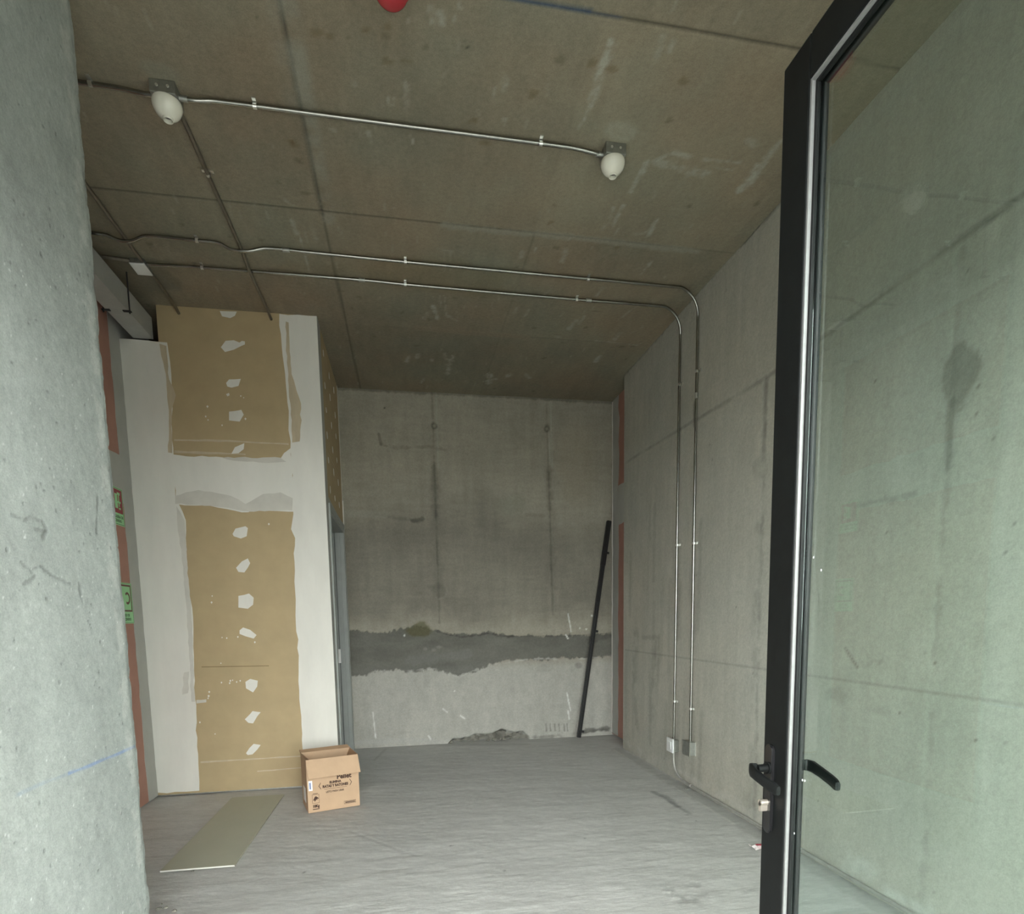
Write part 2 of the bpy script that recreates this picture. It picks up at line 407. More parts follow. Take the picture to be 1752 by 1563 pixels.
# scrapes, drips and efflorescence, traced where they lie
scr = [  # (polyline, half width m, strength)
 ([(1045, 68), (1025, 130), (1010, 180)], .012, .62), ([(1012, 180), (990, 220)], .005, .5), ([(1052, 75), (1042, 98)], .012, .4),
 ([(1135, 65), (1122, 98)], .012, .3), ([(1150, 72), (1145, 90)], .008, .3), ([(1036, 130), (1020, 175)], .005, .25),
 ([(1105, 280), (1080, 328)], .010, .5), ([(1050, 355), (1040, 385)], .006, .45), ([(1066, 352), (1048, 388)], .008, .5),
 ([(1122, 378), (1112, 398), (1090, 400)], .010, .45), ([(1126, 375), (1108, 405)], .010, .35), ([(1035, 380), (1030, 395)], .008, .3),
 ([(1335, 240), (1300, 290), (1275, 318)], .010, .4), ([(1298, 285), (1280, 312), (1268, 325)], .022, .6), ([(1330, 250), (1310, 272)], .012, .35),
 ([(1120, 275), (1150, 262), (1180, 268)], .012, .45), ([(1125, 278), (1160, 288)], .022, .4), ([(1180, 292), (1210, 296)], .022, .45),
 ([(1205, 272), (1265, 278)], .008, .4), ([(1215, 284), (1252, 290)], .006, .35), ([(1278, 240), (1292, 246)], .018, .3),
 ([(737, 15), (742, 38)], .010, .45), ([(754, 22), (758, 42)], .010, .45), ([(697, 28), (697, 42)], .003, .45), ([(778, 38), (780, 30)], .004, .4),
 ([(833, 45), (833, 55)], .004, .3), ([(785, 5), (787, 15)], .006, .3), ([(693, 140), (698, 152)], .008, .35), ([(696, 160), (694, 190)], .010, .3),
 ([(864, 135), (862, 152)], .010, .35), ([(846, 150), (845, 168)], .007, .3), ([(665, 168), (667, 182)], .004, .4), ([(672, 168), (673, 182)], .004, .4), ([(657, 172), (656, 184)], .004, .3),
 ([(640, 214), (641, 222)], .006, .35), ([(630, 228), (634, 240)], .010, .35), ([(706, 238), (707, 244)], .005, .35), ([(672, 346), (672, 356)], .003, .55),
 ([(863, 202), (864, 212)], .005, .4), ([(602, 138), (604, 146)], .004, .35), ([(608, 140), (609, 148)], .004, .35), ([(566, 222), (574, 224)], .006, .35),
 ([(498, 375), (508, 400)], .010, .4), ([(510, 398), (530, 462)], .004, .5), ([(535, 390), (540, 412)], .008, .28), ([(523, 395), (527, 415)], .005, .25),
 ([(895, 430), (890, 440)], .010, .4), ([(918, 424), (914, 432)], .006, .4), ([(968, 425), (962, 448)], .012, .35), ([(1115, 447), (1096, 470)], .006, .4),
 ([(742, 524), (748, 545)], .014, .5), ([(760, 505), (764, 540)], .004, .35), ([(768, 540), (780, 548)], .014, .4), ([(730, 535), (726, 545)], .010, .3), ([(752, 505), (755, 530)], .004, .3),
 ([(770, 615), (766, 640)], .020, .5), ([(760, 605), (764, 615)], .010, .35), ([(700, 608), (696, 618)], .014, .42), ([(715, 606), (714, 612)], .014, .42), ([(738, 615), (740, 617)], .012, .4),
 ([(775, 608), (776, 613)], .012, .5), ([(838, 640), (836, 655)], .025, .5), ([(848, 648), (830, 652)], .015, .4), ([(872, 640), (868, 644)], .018, .45), ([(900, 640), (906, 646)], .018, .35), ([(725, 648), (720, 655)], .010, .4),
 ([(885, 527), (880, 535)], .010, .3), ([(905, 530), (898, 540)], .008, .3), ([(985, 548), (975, 562)], .016, .35), ([(1000, 540), (990, 555)], .008, .3), ([(1060, 570), (1050, 582)], .014, .35), ([(1028, 610), (1020, 618)], .020, .45),
 ([(1080, 570), (1100, 560)], .006, .3), ([(940, 498), (930, 505)], .008, .25), ([(1032, 492), (1020, 505)], .010, .35), ([(1095, 520), (1060, 545)], .006, .3), ([(950, 575), (960, 577)], .010, .35), ([(1020, 583), (1090, 590)], .010, .3),
 ([(270, 415), (300, 440)], .05, .10), ([(478, 335), (500, 350)], .010, .3), ([(700, 455), (760, 455)], .02, .15), ([(750, 425), (775, 430)], .006, .28), ([(760, 430), (762, 465)], .004, .28), ([(770, 430), (770, 462)], .004, .25)]
for i, (pl, w_, a_) in enumerate(scr):
    S.line(pl, w_*.7, rgb=PALE, a=min(1, a_*1.15), soft=w_*1.1, wob=w_*1.3, seed=100+i, frag=True)
for i in range(260):      # fine pale tick marks all over
    x, y = RNG.uniform(-1.9, 2.1), RNG.uniform(1.8, 6.2); L = RNG.uniform(.02, .07)
    S.line([(x, y), (x+RNG.normal(0, .008), y+L)], .0025, rgb=PALE, a=RNG.uniform(.06, .25), soft=.006, px=False)
rust = [(545, 55), (625, 52), (665, 48), (662, 102), (810, 208), (1048, 120), (1012, 108), (505, 243), (1170, 140), (912, 160), (1056, 425), (560, 60), (500, 245), (945, 380), (830, 245), (700, 108)]
for i, (x, y) in enumerate(rust): S.blob(x, y, .026, .022, rgb=lin(100, 78, 40), a=.38, wob=1.1, freq=40, seed=200+i, edge=.6)
for i in range(60):
    S.blob(RNG.uniform(-1.8, 2.1), RNG.uniform(1.8, 6.2), RNG.uniform(.01, .03), RNG.uniform(.01, .03), rgb=lin(78, 68, 46), a=.35, wob=.9, freq=50, seed=300+i, metric=True)
for x, y in [(800, 73), (794, 68), (792, 80), (801, 82), (806, 74)]: S.blob(x, y, .007, .007, k=.25, wob=.2, edge=.7)
S.blob(270, 480, .15, .2, rgb=lin(130, 128, 115), a=.55, wob=.6, freq=7)     # bare concrete by the duct
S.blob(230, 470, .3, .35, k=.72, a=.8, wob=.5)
S.blob(700, 470, .9, .25, rgb=lin(118, 104, 70), a=.25, wob=.6, freq=3)
S.blob(275, 125, .09, .07, rgb=lin(142, 142, 128), a=.4, wob=.3); S.blob(1062, 225, .10, .07, rgb=lin(160, 158, 142), a=.55, wob=.3)
S.d += .0015*fbm(U*5, V*5, 31, 4)
S.build(m_conc_ceil, label='stained brown-grey concrete ceiling slab with formwork joints', cat='ceiling')

# ================================================================== FLOOR
S = Surf('floor', 2, 0.0, 0, (-2.15, 2.5), 1, (0.2, 6.5), .0125, lin(190, 190, 187), 1, .1)
U, V = S.U, S.V
S.mulc(1 + .07*fbm(U*1.1, V*1.4, 41, 4) + .11*fbm(U*4, V*14, 42, 6, .62) + .08*fbm(U*20, V*45, 43, 4))
S.d += .005*fbm(U*2.2, V*6, 44, 5, .6) + .0018*fbm(U*9, V*20, 45, 4)
S.d -= S.d.max()
for i in range(420):      # trowel ridges: short, mostly across the room
    x, y = RNG.uniform(-1.6, 2.1), RNG.uniform(1.6, 6.0); L = RNG.uniform(.04, .22); g = RNG.normal(0, .03)
    S.line([(x-L/2, y), (x, y+g*.5+RNG.normal(0, .006)), (x+L/2, y+g)], .003, k=RNG.choice([.86, 1.12]), a=.7, soft=.006, px=False, relief=-.0015, wob=.004, seed=500+i)
S.line([(600, 1420), (690, 1455), (720, 1462)], .004, k=.88, soft=.006, relief=-.002)
S.line([(660, 1280), (640, 1300)], .01, k=.85)
S.line([(1118, 1354), (1140, 1362), (1160, 1378)], .010, k=.62, soft=.03, wob=.02); S.line([(1130, 1360), (1180, 1390)], .006, k=.7, soft=.02)
for x, y in [(1175, 1392), (1192, 1402), (1000, 1432), (772, 1445), (862, 1487), (520, 1490)]: S.blob(x, y, .010, .014, k=.45, edge=.6)
for i, (x, y) in enumerate([(1145, 1520), (1160, 1530), (1180, 1535), (1190, 1512), (1170, 1540), (1200, 1530)]):
    S.blob(x, y, .045, .03, k=.78, wob=1.1, freq=35, relief=-.002, seed=600+i)
    S.blob(x-5, y+4, .03, .012, k=1.35, wob=.6, freq=30, seed=640+i)
S.line([(640, 1275), (750, 1273), (900, 1272)], .02, k=.85, soft=.05)
S.line([(2.10, 5.6), (2.13, 2.0)], .03, rgb=lin(150, 150, 145), a=.5, soft=.05, px=False, wob=.03)      # mortar cove by the right wall
S.line([(2.06, 5.6), (2.07, 3.2)], .004, rgb=lin(205, 205, 198), a=.5, soft=.012, px=False, wob=.012, brk=.3)
S.blob(1080, 1270, .25, .5, k=.85, wob=.5)
S.build(m_floor, label='grey trowelled concrete screed floor', cat='floor')

# ================================================================== BACK WALL
S = Surf('wall_back', 1, YB, 0, (-2.15, 2.5), 2, (-.05, HC+.05), .0095, lin(157, 152, 139), -1, .2)
U, V = S.U, S.V
S.mulc(1 + .16*fbm(U*1.5, V*2.0, 51, 6, .62) + .09*fbm(U*22, V*3, 52, 5) + .08*fbm(U*5, V*30, 53, 4) + .06*fbm(U*30, V*30, 57, 3))
S.blob(980, 790, .35, .55, rgb=lin(165, 155, 136), a=.35, wob=.4, freq=3)
mid_dark = sstep(2.85, 2.15, V+.35*fbm(U*1.6, V*1.6, 58, 5, .6))*sstep(1.18, 1.5, V+.22*fbm(U*3, V*3, 59, 5, .6)); S.mulc(1-.30*mid_dark)  # darker band across the middle height of the wall
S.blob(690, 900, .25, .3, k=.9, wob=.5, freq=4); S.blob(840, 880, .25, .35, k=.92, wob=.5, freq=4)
low = sstep(.92, .78, V + .03*fbm(U*5, V*5, 54, 4)); S.blend(low*.45, lin(186, 188, 184))
S.mulc(1 + low*(.12*fbm(U*14, V*7, 55, 5) + .07*fbm(U*40, V*20, 56, 3)))
topz = [(590, 1078), (620, 1080), (655, 1083), (690, 1074), (715, 1070), (745, 1079), (790, 1085), (840, 1082), (870, 1087), (960, 1087), (1010, 1086), (1048, 1083)]
botz = [(590, 1158), (622, 1157), (640, 1148), (685, 1145), (700, 1150), (735, 1143), (760, 1150), (785, 1156), (812, 1150), (830, 1140), (860, 1130), (905, 1128), (980, 1125), (1000, 1126), (1048, 1122)]
band = S.between(topz, botz, .045, 20, 61, .006)
S.blend(band*.88, lin(101, 101, 95))
S.mulc(1 + band*(.26*fbm(U*3, V*9, 62, 6, .6)))
S.d -= .006*band
S.blob(718, 1078, .20, .09, rgb=lin(92, 90, 62), a=.75, wob=.6, freq=10)          # moss
for i, (x, y) in enumerate([(727, 1110), (752, 1107), (742, 1112)]): S.blob(x, y, .035, .025, rgb=lin(140, 138, 130), a=.6, wob=.6, freq=25, seed=70+i)
S.line([(700, 1130), (760, 1125), (800, 1118)], .02, rgb=lin(125, 125, 120), a=.45, soft=.05, wob=.03)
S.line([(745, 1079), (790, 1090), (835, 1083), (870, 1088), (880, 1088)], .006, k=.6, soft=.01, wob=.02)
S.line([(850, 1088), (960, 1088), (1045, 1083)], .003, k=.75, soft=.008)
S.line([(1010, 1095), (1045, 1084)], .02, k=.75, soft=.03, wob=.03)
S.line([(640, 1148), (700, 1148), (740, 1143), (785, 1157), (830, 1139), (905, 1127), (1000, 1126), (1045, 1122)], .004, rgb=lin(196, 196, 188), a=.5, soft=.008, wob=.02, brk=.5)
# joints with tie holes and leached streaks
for xs, seed in ([(739, 670), (741, 728), (743, 800), (746, 880), (750, 1000), (752, 1065)], 80), ([(935, 690), (936, 733), (938, 800), (941, 880), (944, 1000), (946, 1050)], 90):
    S.line(xs, .004, k=.62, soft=.012, wob=.010, seed=seed, brk=1.3)
    S.line(xs[1:5], .020, k=.86, soft=.06, wob=.04, seed=seed+1, brk=.9)
    S.line([(x+7, y) for x, y in xs[:3]], .004, rgb=lin(172, 172, 160), a=.4, soft=.01)
S.line([(742, 800), (746, 880)], .012, k=.8, soft=.03, wob=.02); S.line([(939, 800), (941, 870)], .014, k=.82, soft=.03, wob=.02)
S.line([(939, 735), (941, 790)], .004, rgb=lin(180, 178, 168), a=.5, soft=.006)
for x, y in [(743, 728), (936, 733)]:
    S.blob(x, y, .045, .045, k=.55, wob=.3, freq=30); S.blob(x, y, .022, .022, rgb=lin(150, 148, 132), a=.8, wob=.2); S.blob(x, y, .045, .045, wob=.1, relief=-.006, edge=.6)
S.blob(752, 1010, .12, .10, k=.85, wob=.6, freq=10); S.line([(760, 1000), (765, 1010), (762, 1020), (750, 1025)], .004, rgb=lin(150, 148, 136), a=.25, soft=.014)
S.line([(650, 760), (680, 766), (730, 764), (800, 776)], .006, k=.8, soft=.015, wob=.02, brk=.4); S.line([(648, 742), (652, 760)], .008, k=.65, soft=.012)
S.line([(640, 880), (660, 882), (690, 888), (725, 892)], .006, k=.85, soft=.02, wob=.02); S.line([(705, 890), (722, 888)], .012, k=.6, soft=.02, wob=.02)
S.line([(660, 750), (675, 790)], .004, rgb=lin(180, 178, 165), a=.3); S.blob(658, 698, .012, .012, k=.4)
S.line([(900, 880), (930, 882)], .008, k=.85, soft=.02); S.blob(880, 860, .20, .14, rgb=lin(135, 138, 124), a=.3, wob=.4)
S.line([(590, 878), (660, 880)], .02, rgb=lin(160, 158, 146), a=.3, soft=.03)
for pl in ([(638, 1218), (643, 1262)], [(758, 1212), (765, 1218)], [(788, 1224), (795, 1229)], [(970, 1185), (976, 1215)], [(733, 1258), (737, 1265)], [(972, 1050), (977, 1080)], [(972, 1215), (974, 1230)]):
    S.line(pl, .004, rgb=lin(222, 224, 220), a=.8, soft=.006, wob=.005)
for x, y in [(970, 1089), (992, 1074), (1003, 1076), (1013, 1053), (692, 1087), (778, 1182), (968, 1086), (972, 1092)]: S.blob(x, y, .013, .013, rgb=lin(225, 226, 220), a=.85, wob=.5, freq=60)
for x in (934, 941, 949, 956, 965, 970): S.line([(x, 1238), (x+1, 1250)], .004, k=.6, soft=.006)
S.blob(990, 1138, .05, .04, k=.72, wob=.5); S.blob(930, 1145, .12, .06, k=.86, wob=.6, freq=12)
# broken-out hollow at the foot of the wall
hole = [(766, 1276), (775, 1264), (800, 1262), (815, 1256), (845, 1254), (858, 1248), (880, 1254), (895, 1252), (905, 1262), (900, 1267), (860, 1270), (830, 1277), (780, 1281)]
hp = S.poly(hole); hm = hp.astype(float)
for _ in range(2): hm = (hm+np.roll(hm, 1, 0)+np.roll(hm, -1, 0)+np.roll(hm, 1, 1)+np.roll(hm, -1, 1))/5
S.d -= hm*np.clip(.09+.11*fbm(U*11, V*16, 95, 4), .012, .17); S.blend(hm*.6, lin(104, 100, 90))  # hollow's colour is darkened too, painting in its shade
S.line(hole[:9], .006, rgb=lin(205, 206, 198), a=.75, soft=.012, wob=.012, brk=.6)
S.line([(905, 1262), (960, 1258), (1000, 1252), (1048, 1244)], .008, k=.6, soft=.02, wob=.02, brk=.4)
S.line([(612, 1270), (700, 1266), (765, 1270)], .015, rgb=lin(175, 175, 170), a=.5, soft=.03, wob=.02)
S.line([(1000, 1250), (1040, 1246)], .015, k=.55, soft=.02, wob=.02)
S.line([(580, 664), (700, 670), (850, 677), (1048, 689)], .006, k=.6, soft=.02, wob=.015)
S.d += .0015*fbm(U*6, V*6, 96, 4)
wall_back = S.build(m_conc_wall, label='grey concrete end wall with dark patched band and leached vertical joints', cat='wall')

# ================================================================== RIGHT CONCRETE WALL
S = Surf('wall_right', 0, XR, 1, (0.2, YE), 2, (-.05, HC+.05), .0125, lin(177, 175, 164), -1, .125)
U, V = S.U, S.V
S.mulc(1 + .12*fbm(U*1.2, V*1.2, 111, 6, .62) + .09*fbm(U*20, V*2.5, 112, 5) + .05*fbm(U*8, V*8, 113, 4) + .05*fbm(U*35, V*30, 114, 3))
S.c *= 1 + fbm(U*1.3+9, V*1.3, 118, 3)[..., None]*np.array([.035, 0, -.03])
zj = lambda y: np.interp(y, [.2, 1.75, 3.28, 5.5], [2.78, 2.80, 2.757, 2.838])
jp = [(y, float(zj(y))) for y in np.linspace(.3, 5.6, 24)]
S.line(jp, .006, k=.62, soft=.014, px=False, wob=.008, seed=3, relief=-.003, brk=1.2); S.line([(y, z-.02) for y, z in jp], .008, rgb=lin(182, 180, 168), a=.4, soft=.015, px=False)
S.line([(.3, 1.012), (5.6, 1.012)], .002, k=.78, soft=.005, px=False)
for yv, k_ in ((3.33, .74), (2.08, .82), (.85, .82), (4.55, .95)):
    S.line([(yv, 0), (yv+.01, 1.2), (yv, 2.75)], .005, k=k_, soft=.02, px=False, wob=.02, seed=int(yv*10), brk=.6)
    S.line([(yv+.03, 0), (yv+.03, 2.75)], .006, rgb=lin(186, 186, 176), a=.35, soft=.012, px=False, brk=.5)
S.line([(3.37, .1), (3.40, .9)], .03, k=.85, soft=.08, px=False, wob=.07, brk=.4); S.line([(3.36, 1.0), (3.37, 1.9)], .012, k=.82, soft=.04, px=False, wob=.03, brk=.4)
S.line([(3.34, 2.72), (3.34, 2.35)], .012, k=.78, soft=.02, px=False, wob=.01)
for x, y, r in ((1300, 800, .09),): S.blob(x, y, r*1.1, r, k=.84, wob=.5, freq=12); S.blob(x+3, y, .05, .04, rgb=lin(178, 178, 165), a=.5, wob=.5, freq=20)
S.blob(1645, 640, .085, .13, k=.66, wob=.35, freq=14, edge=.25); S.line([(1628, 690), (1625, 740), (1622, 800)], .008, k=.7, soft=.02, wob=.01)
S.line([(1465, 865), (1520, 855), (1565, 845)], .004, k=.78, soft=.012, wob=.015)
S.line([(1447, 1110), (1468, 1142)], .005, k=.6, soft=.006); S.line([(1470, 1128), (1480, 1140), (1490, 1135), (1492, 1128)], .004, k=.85, soft=.006); S.line([(1497, 1130), (1505, 1134), (1510, 1128)], .004, k=.85, soft=.006)
S.blob(1440, 1190, .12, .05, k=.86, wob=.7, freq=14); S.blob(1500, 1215, .10, .03, k=.88, wob=.7, freq=18)
for x, y in [(1410, 656), (1498, 650), (1674, 662), (1735, 895), (1720, 945), (1582, 1115), (1600, 1135), (1538, 1220), (1670, 1265), (1720, 1325), (1597, 1528)]: S.blob(x, y, .010, .008, k=.5, edge=.5)
S.line([(1100, 1090), (1122, 1090), (1121, 1140)], .012, k=.82, soft=.015, wob=.012); S.line([(1088, 1085), (1086, 1200), (1090, 1240)], .03, k=.82, soft=.06, wob=.05, brk=.4)
S.line([(1120, 1100), (1116, 1220)], .04, k=.88, soft=.08, wob=.06, brk=.3)
for i in range(26):
    y0 = RNG.uniform(4.0, 5.6); z0 = RNG.uniform(.6, 2.4); S.line([(y0, z0), (y0+.01, z0-RNG.uniform(.2, .8))], .012, k=RNG.uniform(.86, .95), soft=.03, px=False, wob=.02, seed=130+i)
S.line([(1336, 345), (1250, 435), (1200, 490), (1130, 570), (1068, 640)], .008, k=.6, soft=.02, wob=.02)
S.line([(1300, 385), (1270, 415), (1240, 445)], .006, k=.35, soft=.008, wob=.012)
S.line([(.3, .04), (5.6, .04)], .03, rgb=lin(196, 195, 188), a=.35, soft=.05, px=False, wob=.05, brk=.3)
S.line([(1440, 1480), (1520, 1510), (1590, 1550)], .03, rgb=lin(205, 208, 200), a=.4, soft=.06, wob=.05, brk=.3)
S.line([(1189, 690), (1188, 725)], .012, k=.6, soft=.02)
for i in range(90):
    S.blob(RNG.uniform(.6, 5.5), RNG.uniform(.1, 3.5), .006, .006, k=RNG.choice([.6, 1.2]), metric=True, edge=.5)
S.d += .002*fbm(U*5, V*5, 119, 4)
wall_right = S.build(m_conc_wall, label='long grey concrete side wall with formwork joints', cat='wall')

# ================================================================== LEFT CONCRETE WALL (near, ends in a free edge)
S = Surf('wall_left', 0, XW, 1, (0.2, YW), 2, (-.05, HC+.05), .006, lin(165, 171, 166), 1, .16)
U, V = S.U, S.V
S.mulc(1 + .08*fbm(U*1.6, V*1.6, 141, 5) + .15*fbm(U*7, V*5, 142, 7, .68) + .10*fbm(U*40, V*34, 143, 4))
S.d += .004*fbm(U*4, V*3, 144, 4) + .0008*fbm(U*22, V*14, 145, 4)
for i, pl in enumerate([[(18, 878), (40, 890), (52, 882), (66, 890)], [(60, 905), (80, 908)], [(70, 890), (80, 905), (74, 920)], [(35, 960), (50, 975), (70, 968), (90, 985), (120, 998)], [(40, 1000), (60, 985)], [(135, 995), (142, 1030)], [(166, 910), (168, 850)]]):
    S.line(pl, .002, k=.68, soft=.008, wob=.010, seed=150+i, relief=-.002)
for i in range(620):
    y, z = RNG.uniform(1.2, YW), RNG.uniform(.1, 2.6)
    S.blob(y, z, RNG.uniform(.002, .006), RNG.uniform(.002, .006), rgb=lin(226, 230, 226), a=RNG.uniform(.3, .75), metric=True, edge=.6, wob=.3, freq=60)
for i in range(260):
    y, z = RNG.uniform(1.2, YW), RNG.uniform(.1, 3.4)
    S.blob(y, z, RNG.uniform(.004, .009), RNG.uniform(.004, .009), k=.55, metric=True, edge=.6, wob=.3, freq=60, relief=-.003)
S.line([(0, 1373), (60, 1345), (120, 1322)], .003, rgb=lin(110, 140, 185), a=.18, soft=.004, brk=.2)
S.line([(118, 1323), (180, 1298), (232, 1276)], .003, rgb=lin(118, 146, 196), a=.6, soft=.004)
for i, pl in enumerate([[(20, 290), (90, 400), (150, 470)], [(60, 380), (110, 450)], [(100, 250), (150, 330)], [(0, 350), (60, 430)]]): S.line(pl, .02, k=.93, soft=.06, wob=.05, seed=170+i)
S.line([(YW-.06, .1), (YW-.06, 3.6)], .02, rgb=lin(205, 207, 200), a=.35, soft=.03, px=False, wob=.04, brk=.2)
S.line([(YW-.02, .1), (YW-.02, 3.6)], .01, k=.8, soft=.02, px=False, wob=.03, brk=.2)
edge = sstep(YW-.035, YW, U); S.d -= edge*(.004+.008*np.clip(fbm(U*0+1, V*14, 171, 4)+.15, 0, 1)+.002*fbm(U*0, V*50, 172, 3))   # chipped arris
wall_left = S.build(m_conc_near, label='pale rough concrete wall end with a blue chalk line', cat='wall')

# ================================================================== PLASTERBOARD PARTITION
def PP(x, y): return P(x, y, 1, YP)
part = empty('wall_partition', (XPL, YP, 0), 'unpainted brown plasterboard partition with white joint compound', 'wall', kind='structure')
ZJ = 2.40
panels = [(-1.70, XPR, ZJ+.002, HC, 'up'), (XPL-.1, -1.702, ZJ+.002, 3.395, 'upl'), (-1.70, XPR, .012, ZJ-.002, 'low'), (XPL-.1, -1.702, .012, ZJ-.002, 'lowl')]
for x0, x1, z0, z1, _ in panels:
    obj('drywall_panel', B((x0, x1, YP, YP+.0125, z0, z1)), m_board, part)
obj('bottom_track', B((XPL-.1, XPR, YP+.004, YP+.06, 0, .03)), m_galvbox, part)
obj('backing_panel', B((XPL-.1, XPR, YP+.07, YP+.0825, 0, 3.42)), m_board, part)
NY = (0, -1, 0)
def putty(pxs, t=.0022, m=m_putty, name='joint_compound', step=.05, amp=.004, off=0.0):
    pts = [PP(*p) for p in pxs]
    pts = [np.array([p[0], YP-off, p[2]]) for p in pts]
    pts = rough_line(pts, step, amp)
    for p in pts: p[1] = YP-off; p[0] = XPR if p[0] > XPR-.02 else (XPL if p[0] < XPL+.02 else p[0]); p[2] = min(p[2], HC)
    return obj(name, slab(pts, NY, t), m, part)
# left corner band (white), its ragged right edge traced
putty([(204, 579), (286, 586), (288, 600), (293, 640), (295, 680), (293, 720), (297, 780), (300, 850), (306, 862), (318, 890), (318, 920), (321, 1000), (329, 1040), (331, 1075), (332, 1150), (336, 1220), (339, 1290), (341, 1352), (300, 1354), (271, 1355), (240, 1000)], step=.06)
# band over the horizontal joint
putty([(294, 777), (370, 781), (400, 784), (481, 783), (486, 775), (498, 766), (500, 790), (502, 875), (493, 875), (450, 872), (438, 867), (425, 876), (400, 873), (360, 865), (302, 862)], step=.05, off=.0004)
# right corner band
putty([(478, 537), (541, 540), (552, 760), (564, 1000), (577, 1300), (577, 1342), (522, 1344), (519, 1290), (516, 1240), (512, 1180), (511, 1135), (507, 1080), (505, 1010), (504, 960), (505, 920), (498, 905), (502, 880), (497, 770), (494, 720), (488, 640), (482, 590)], step=.06, off=.0002)
# thin smears where the compound was drawn out
for pl in ([(489, 550), (494, 552), (499, 640), (515, 690), (513, 755), (500, 757), (497, 690), (491, 620)], [(273, 588), (285, 592), (290, 650), (301, 676), (294, 700), (295, 775), (288, 774), (289, 700), (284, 640)],
           [(300, 862), (300, 848), (340, 838), (395, 848), (420, 862), (450, 845), (480, 842), (501, 852), (500, 873), (425, 875), (360, 865)],
           [(302, 865), (316, 890), (320, 960), (327, 1040), (330, 1100), (334, 1200), (328, 1200), (322, 1080), (314, 980), (304, 900)],
           [(315, 1150), (324, 1148), (322, 1185), (312, 1188)], [(380, 783), (480, 783), (490, 790), (455, 792), (400, 788)]):
    putty(pl, .0006, m_smear2 if pl[0][0] in (300, 302, 315, 380) else m_smear, 'compound_smear', .04, .003, off=.0028)
putty([(336, 1197), (353, 1196), (353, 1201), (336, 1203)], .0008, m_smear2, 'compound_smear', .03, .001, off=.0)
putty([(298, 751), (380, 752), (440, 756), (494, 758), (494, 761), (400, 756), (298, 754)], .0006, m_smear, 'compound_smear', .05, .0015)
putty([(298, 770), (360, 773), (420, 776), (420, 778), (298, 775)], .0006, m_smear, 'compound_smear', .05, .0015)
putty([(343, 1302), (420, 1298), (515, 1292), (515, 1294), (420, 1300), (343, 1305)], .0006, m_smear, 'compound_smear', .05, .0015)
putty([(440, 1318), (515, 1312), (515, 1313.5), (440, 1320)], .0006, m_smear, 'compound_smear', .05, .001)
# dabs over the screw heads
dabs = [[(376, 532), (405, 533), (402, 540), (394, 544), (380, 541)], [(378, 594), (386, 583), (400, 582), (410, 586), (414, 583), (419, 584), (419, 589), (412, 592), (400, 598), (385, 602)],
        [(387, 655), (392, 649), (412, 648), (408, 660), (396, 663), (389, 661)], [(392, 704), (413, 701), (417, 709), (410, 721), (392, 719)], [(396, 776), (402, 765), (418, 758), (417, 768), (408, 775)],
        [(398, 913), (403, 904), (420, 900), (424, 903), (422, 917), (412, 921), (400, 917)], [(404, 971), (414, 960), (424, 955), (428, 963), (418, 979), (408, 978)],
        [(408, 1019), (426, 1015), (434, 1022), (433, 1034), (424, 1041), (408, 1039)], [(410, 1078), (416, 1073), (428, 1077), (439, 1086), (434, 1092), (420, 1088), (410, 1084)],
        [(420, 1166), (428, 1161), (441, 1164), (440, 1174), (433, 1184), (421, 1177)], [(419, 1230), (428, 1221), (432, 1216), (446, 1218), (440, 1225), (433, 1237), (425, 1236)],
        [(421, 1288), (427, 1279), (434, 1272), (446, 1274), (440, 1282), (432, 1290), (424, 1291)], [(387, 674), (392, 672), (393, 676), (389, 678)]]
for d in dabs: putty(d, .0018, m_putty, 'screw_patch', .04, .0025)
rr = np.random.default_rng(3)
for x, y in [(378, 1134), (363, 1019), (362, 1030), (342, 1235), (368, 1255), (388, 1091), (407, 1089), (380, 1090), (394, 1164), (398, 1163), (405, 1166), (411, 1164), (379, 1167), (393, 1168), (358, 1183), (357, 1190), (356, 1194), (436, 1098), (460, 896), (412, 677), (417, 680), (355, 695), (356, 718), (380, 727), (420, 716), (352, 712)]:
    r = rr.uniform(1.0, 2.0); putty([(x-r, y), (x, y-r), (x+r, y), (x, y+r*1.4)], .0008, m_putty, 'putty_fleck', 1, 0)
# grey layers seen where the board stands free of the corner
obj('joint_crease', slab([np.array([PP(*p)[0], YP, PP(*p)[2]]) for p in [(345, 1140), (460, 1138), (460, 1139.2), (345, 1141.2)]], NY, .0005), m_crease, part)

# side of the partition with a steel-framed doorway
side = empty('wall_partition_side', (XPR, YP, 0), 'partition side wall with brown board over a steel-framed doorway', 'wall', kind='structure')
DO0, DO1, DH = 5.12, 6.17, 2.26
TK = .11
obj('drywall_panel', B((XPR-.0125, XPR, YP+.013, YB, DH, ZJ+.35)), m_board, side)
obj('drywall_panel', B((XPR-.0125, XPR, YP+.013, YB, ZJ+.353, HC)), m_board, side)
obj('drywall_panel', B((XPR-.0125, XPR, YP+.013, DO0, 0, DH-.002)), m_board, side)
obj('drywall_panel', B((XPR-.0125, XPR, DO1, YB, 0, DH-.002)), m_board, side)
obj('inner_panel', B((XPR-TK, XPR-TK+.0125, YP+.09, DO0, 0, HC), (XPR-TK, XPR-TK+.0125, DO1, YB, 0, HC), (XPR-TK, XPR-TK+.0125, DO0, DO1, DH, HC)), m_board, side)
obj('joint_compound', B((XPR, XPR+.0022, YP-.0024, YP+.16, .01, HC)), m_greyputty, side)  # corner compound coloured grey to paint in its shade
obj('joint_compound', B((XPR, XPR+.0022, YB-.05, YB, DH, HC)), m_putty, side)
obj('joint_compound', slab([(XPR, YP+.16, DH+.0), (XPR, YB-.05, DH+.0), (XPR, YB-.05, DH+.05), (XPR, 5.6, DH+.08), (XPR, YP+.16, DH+.10)], (1, 0, 0), .0022), m_greyputty, side)
